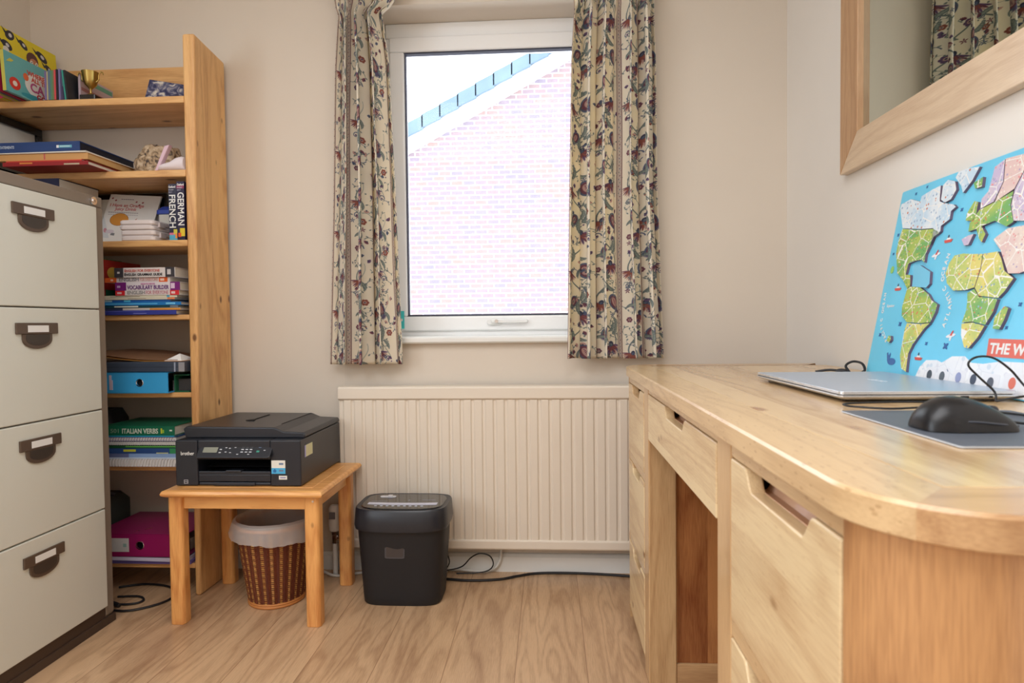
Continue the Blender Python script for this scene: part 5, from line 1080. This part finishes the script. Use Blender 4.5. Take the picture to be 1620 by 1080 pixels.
# --- fifth shelf: lever arch file, box file and papers
z = SH[4]+.0004
def lever_arch(label, x0, x1, y0, y1, z0, z1, rgb, hole, inner):
    t = thing('lever_arch_file', label, 'lever arch file', ((x0+x1)/2, (y0+y1)/2, z0)); ct = .0026
    hx, hz, hr = hole
    b = MB(); b.box(x0, x1, y0, y1, z0, z0+ct); b.box(x0, x1, y0, y1, z1-ct, z1); b.build('cover', solid(rgb, .35), t, .001)
    # spine with a real finger hole
    b = MB(); n = 28; cc = (hx, hz)
    outer = []
    for k in range(n):
        a = 2*PI*k/n; c, s = math.cos(a), math.sin(a); w = (x1-hx) if c > 0 else (hx-x0); h = (z1-hz) if s > 0 else (hz-z0)
        kx = w/abs(c) if abs(c) > 1e-6 else 1e9; kz = h/abs(s) if abs(s) > 1e-6 else 1e9; r_ = min(kx, kz); outer.append((hx+r_*c, hz+r_*s))
    corners_ = [(x1, z1), (x0, z1), (x0, z0), (x1, z0)]
    for q in corners_:
        j = min(range(n), key=lambda i_: (outer[i_][0]-q[0])**2+(outer[i_][1]-q[1])**2); outer[j] = q
    innr = [(hx+hr*math.cos(2*PI*k/n), hz+hr*math.sin(2*PI*k/n)) for k in range(n)]
    for y in (y0, y0+ct):
        A_ = [b.bm.verts.new((p[0], y, p[1])) for p in outer]; B_ = [b.bm.verts.new((p[0], y, p[1])) for p in innr]
        for k in range(n): b._face([A_[k], A_[(k+1) % n], B_[(k+1) % n], B_[k]])
    b.build('spine', solid(rgb, .35), t)
    b = MB(); b.tube([(hx+(hr+.001)*math.cos(2*PI*k/24), y0-.0006, hz+(hr+.001)*math.sin(2*PI*k/24)) for k in range(25)], .0016, 8); b.build('finger_ring', 'chrome', t)
    b = MB(); b.box(x0+.004, x1-.02, y0+.012, y1-.01, z0+ct, z0+(z1-z0)*.55); b.build('papers', solid((214, 210, 206)), t)
    b = MB(); b.box(x0+.01, x1-.004, y0+.010, y0+.012, z0+ct, z1-ct); b.box(x1-.05, x1-.02, y0+.02, y0+.06, z0+ct, z1-.012); b.build('lever_plate', solid(inner, .3), t)
    return t
la = lever_arch('bright sky blue lever arch file lying on the fifth shelf', -1.575, -1.293, 2.028, 2.290, z, z+.0705, (62, 166, 226), (-1.392, z+.036, .011), (26, 30, 36))
b = MB(); b.box(-1.56, -1.512, 2.0268, 2.028, z+.012, z+.062, 0); b.box(-1.500, -1.492, 2.0268, 2.028, z+.012, z+.062, 1); b.box(-1.497, -1.488, 2.0264, 2.028, z+.012, z+.045, 1); b.build('label', [solid((170, 156, 160)), solid((206, 190, 206))], la)
b = MB(); b.box(-1.288, -1.240, 2.06, 2.28, z+.012, z+.062, 0); g_ = thing('green_folder', 'dark green folder edge beside the sky blue file', 'folder', (-1.264, 2.17, z+.002))
b2 = MB(); b2.box(-1.289, -1.236, 2.058, 2.28, z+.0005, z+.004); b2.box(-1.289, -1.236, 2.058, 2.28, z+.058, z+.061); b2.box(-1.289, -1.286, 2.058, 2.28, z+.004, z+.058); b2.build('cover', solid((30, 96, 66)), g_); b.bm.free()
b2 = MB(); b2.box(-1.284, -1.24, 2.075, 2.27, z+.0045, z+.045); b2.build('papers', solid((60, 58, 60)), g_)
t = thing('box_file', 'dark grey box file lying on the sky blue file', 'box file', (-1.40, 2.15, z+.071))
b = MB(); b.box(-1.585, -1.236, 2.032, 2.285, z+.071, z+.107); b.build('case', solid((66, 76, 92), .3), t, .005, 3)
b = MB(); b.box(-1.585, -1.2355, 2.0315, 2.04, z+.0885, z+.0892); b.build('seam', 'dark', t)
b = MB(); b.box(-1.272, -1.267, 2.0308, 2.032, z+.073, z+.105); b.box(-1.256, -1.2355, 2.0308, 2.032, z+.0735, z+.105, 1); b.build('corner_trim', [solid((150, 160, 180), .3), solid((150, 150, 156), .3)], t)
t = thing('brown_envelopes', 'curled brown envelopes and papers on top of the grey box file', 'papers', (-1.40, 2.15, z+.107))
b = MB(); n = 16; T = []; 
def sag(u): return .020*(1-u)**2*1.3-.004*math.sin(u*PI)
for (dz, mi, x1_, nm, c) in ((.0008, 0, -1.245, 'envelope', (226, 160, 80)), (.005, 0, -1.262, 'envelope', (150, 112, 84))):
    b = MB(); rows = []
    for k in range(n+1):
        u = k/n; x = -1.58+(x1_+1.58)*u; h = z+.1075+dz+max(0, sag(u)+.004*(dz > .002)*(1-u))
        rows.append([(x, 2.035, h), (x, 2.27, h+.016*(dz > .002)*math.sin(PI*min(1, u*1.1))), (x, 2.27, h+.0012+.016*(dz > .002)*math.sin(PI*min(1, u*1.1))), (x, 2.035, h+.0012)])
    b.loft(rows, smooth=False); b.build(nm, solid(c), t)
b = MB(); b.hexa([(-1.31, 2.036, z+.1095), (-1.248, 2.036, z+.1095), (-1.248, 2.10, z+.1095), (-1.31, 2.10, z+.1095), (-1.30, 2.05, z+.1105), (-1.262, 2.05, z+.134), (-1.250, 2.10, z+.118), (-1.31, 2.10, z+.1105)]); b.build('folded_sheet', 'white', t)

# --- sixth shelf: verbs dictionary, spiral notebooks
z = SH[5]+.0004
def spiral_pad(label, x0, x1, y0, dep, z0, h, cover, coil, n, page=(222, 220, 216)):
    t = thing('spiral_notebook', label, 'notebook', ((x0+x1)/2, y0+dep/2, z0))
    b = MB(); b.box(x0, x1, y0+.004, y0+dep, z0, z0+.0012); b.box(x0, x1, y0+.004, y0+dep, z0+h-.0012, z0+h); b.build('cover', solid(cover), t)
    b = MB(); b.box(x0+.002, x1-.002, y0+.006, y0+dep-.002, z0+.0012, z0+h-.0012); b.build('pages', solid(page), t)
    b = MB(); P = []
    N = n*14
    for k in range(N+1): a = 2*PI*k/14; P.append((x0+.004+(x1-x0-.008)*k/N, y0+.005-.0055*math.cos(a), z0+h/2+(h/2-.0006)*math.sin(a)))
    b.tube(P, .0009 if h < .02 else .0013, 5); b.build('coil', solid(coil, .3), t); return t
spiral_pad('thick white spiral notebook at the bottom of the stack on the sixth shelf', -1.535, -1.275, 2.034, .19, z, .027, (206, 204, 214), (232, 230, 232), 24)
zz = z+.0275
zz2 = pile([
 ('pale blue exercise book above the bottom spiral notebook', -1.54, -1.27, .018, (140, 172, 220), [(.0, .35, (104, 116, 160)), (0, 1, (206, 222, 240), .0, .25)], (), 0),
 ('navy blue book with a yellow patch on its spine on the sixth shelf', -1.53, -1.268, .018, (44, 76, 134), [(.25, .42, (196, 196, 60), .35, .8), (.88, 1, (50, 140, 90)), (.7, .86, (190, 196, 150), .0, .2)], (), .0),
 ('thin green book with a bright green stripe on the sixth shelf', -1.54, -1.266, .010, (34, 92, 54), [(.3, 1, (110, 190, 90), .4, .75)], (), .002),
], zz, 2.038, .19)
spiral_pad('black spiral notebook with white wire in the stack', -1.535, -1.258, 2.034, .18, zz2+.0002, .0135, (40, 44, 40), (226, 224, 226), 34)
zz3 = zz2+.0142
spiral_pad('blue spiral notebook with multicoloured wire under the verbs book', -1.53, -1.275, 2.034, .18, zz3, .0145, (50, 66, 124), (150, 120, 160), 26)
zz4 = zz3+.0150
pile([('thin turquoise book directly under the green verbs book', -1.535, -1.282, .005, (40, 150, 186), (), (), .0),
 ('green Italian verbs book on top of the stack on the sixth shelf', -1.540, -1.280, .0330, (18, 104, 74), [(.81, .83, (196, 206, 60), .2, .75), (.835, .855, (150, 196, 60), .25, .6), (.93, .965, (214, 220, 210), .45, .6)], (('ITALIAN VERBS', .024, .28, .22, (206, 214, 200), .128), ('501', .020, .12, .28, (120, 150, 130), .030)), .0)], zz4, 2.038, .2)
t = thing('dark_pouch', 'small black pouch at the back of the sixth shelf beside the cabinet', 'pouch', (-1.62, 2.2, z))
b = MB(); b.loft([[(p[0], p[1], h_) for p in rrect(-1.70+i_, -1.588-i_, 2.14+i_, 2.26-i_, .02, 4)] for i_, h_ in ((.01, z), (0, z+.03), (.0, z+.14), (.014, z+.178))]); b.build('pouch', 'matte_black', t)

# --- seventh shelf: magenta lever arch file on papers, floor cables
z = SH[6]+.0004
b = MB(); b.hexa([(-1.595, 2.045, z), (-1.24, 2.045, z), (-1.24, 2.25, z), (-1.595, 2.25, z), (-1.595, 2.045, z+.016), (-1.24, 2.045, z+.010), (-1.24, 2.25, z+.010), (-1.595, 2.25, z+.016)])
tag(b.build('paper_folder', solid((110, 96, 170))), 'thin violet folder under the magenta file on the bottom shelf', 'folder')
b = MB(); b.hexa([(-1.595, 2.035, z+.0165), (-1.245, 2.035, z+.0110), (-1.25, 2.25, z+.011), (-1.595, 2.25, z+.0165), (-1.595, 2.035, z+.0275), (-1.245, 2.035, z+.0235), (-1.25, 2.25, z+.0235), (-1.595, 2.25, z+.0275)])
tag(b.build('loose_papers', solid((206, 200, 222))), 'white loose papers under the magenta file on the bottom shelf', 'paper')
lm = lever_arch('magenta lever arch file lying on the bottom shelf', -1.585, -1.250, 2.035, 2.288, z+.0285, z+.107, (150, 28, 92), (-1.412, z+.068, .0125), (20, 20, 24))
b = MB(); b.box(-1.56, -1.452, 2.0338, 2.035, z+.045, z+.092, 0); b.box(-1.472, -1.460, 2.0334, 2.035, z+.062, z+.074, 1); b.build('label', [solid((206, 204, 202)), solid((150, 180, 176))], lm)
b = MB(); b.tube([(-1.44+.006*math.cos(a*.6), 2.06+.012*math.sin(a*.6), z+.1075) for a in range(0, 7)], .001, 6); b.tube([(-1.425, 2.08, z+.1075), (-1.41, 2.10, z+.1075)], .0012, 6); b.build('wire_clip', 'chrome', lm)
t = thing('dark_case', 'small dark case at the back of the bottom shelf beside the cabinet', 'case', (-1.68, 2.2, z))
b = MB(); b.loft([[(p[0], p[1], h_) for p in rrect(-1.76+i_, -1.60-i_, 2.10+i_, 2.27-i_, .02, 4)] for i_, h_ in ((.006, z), (0, z+.05), (.0, z+.17), (.02, z+.20))]); b.build('case', solid((48, 58, 54)), t)
b = MB(); b.tube(smooth_path([(-1.70, 2.14, z+.2), (-1.66, 2.13, z+.217), (-1.62, 2.14, z+.222), (-1.59, 2.16, z+.209)], 6), .009, 8); b.build('strap', 'matte_black', t)
# cables on the floor behind the cabinet
b = MB(); b.tube(smooth_path([(-1.46, 1.93, .0045), (-1.38, 1.925, .0045), (-1.31, 1.98, .0045), (-1.30, 2.05, .0045), (-1.36, 2.11, .0045), (-1.46, 2.13, .0045), (-1.54, 2.10, .0045)], 8), .004, 8)
tag(b.build('floor_cable', 'cable_black'), 'black cable lying in a wide loop on the floor behind the cabinet', 'cable')
b = MB(); b.tube(smooth_path([(-1.49, 1.985, .0055), (-1.44, 1.968, .0050), (-1.392, 1.978, .0050), (-1.384, 2.005, .0050), (-1.42, 2.03, .0050), (-1.49, 2.025, .0050)], 8), .0035, 8); b.tube(smooth_path([(-1.50, 1.962, .020), (-1.462, 1.958, .014), (-1.432, 1.952, .0085)], 5), .007, 8)
tag(b.build('floor_cable', 'matte_black'), 'smaller coiled black cable with a plug on the floor behind the cabinet', 'cable')
b = MB(); b.tube(smooth_path([(-1.33, 2.27, .088), (-1.31, 2.22, .05), (-1.28, 2.15, .009), (-1.245, 2.10, .0050)], 8), .003, 6)
tag(b.build('hanging_cable', 'cable_black'), 'thin black cable hanging down under the bottom shelf', 'cable')
# cables by the radiator
b = MB(); b.tube(smooth_path([(-.42, 2.215, .006), (-.30, 2.20, .005), (-.19, 2.212, .005), (-.12, 2.245, .005), (-.05, 2.272, .005), (.06, 2.278, .005), (.18, 2.272, .005), (.30, 2.255, .005), (.5, 2.22, .005)], 8), .0048, 8)
tag(b.build('power_cable', 'cable_black'), 'thick black cable running along the floor under the radiator', 'cable')
b = MB(); b.tube(smooth_path([(-.43, 2.250, .03), (-.415, 2.250, .085), (-.385, 2.250, .083), (-.374, 2.250, .05), (-.395, 2.250, .018), (-.43, 2.246, .006)], 7), .0022, 6)
tag(b.build('thin_cable', 'cable_black'), 'thin black cable in a small loop right behind the shredder', 'cable')
b = MB(); b.tube(smooth_path([(-.44, 2.261, .014), (-.385, 2.262, .016), (-.33, 2.263, .03), (-.295, 2.263, .064), (-.262, 2.263, .080), (-.226, 2.263, .072), (-.212, 2.263, .044), (-.226, 2.263, .020), (-.268, 2.263, .008), (-.35, 2.262, .005)], 7), .0024, 6)
tag(b.build('thin_cable', 'cable_black'), 'thin black cable in a big upright loop against the skirting', 'cable')
b = MB(); b.tube(smooth_path([(-.44, 2.283, .012), (-.37, 2.281, .014), (-.30, 2.279, .009), (-.24, 2.279, .008), (-.205, 2.280, .022), (-.188, 2.283, .05), (-.184, 2.287, .09), (-.184, 2.294, .14)], 7), .005, 8); b.box(-.425, -.385, 2.270, 2.290, .004, .034)
tag(b.build('white_cable', 'cable_white'), 'white cable with a plug curving up behind the radiator', 'cable')
b = MB(); b.tube(smooth_path([(-.93, 2.285, .012), (-.86, 2.26, .008), (-.80, 2.225, .006), (-.74, 2.24, .006), (-.66, 2.27, .008)], 7), .005, 8)
tag(b.build('white_cable', 'cable_white'), 'white cable lying on the floor below the radiator valve', 'cable')
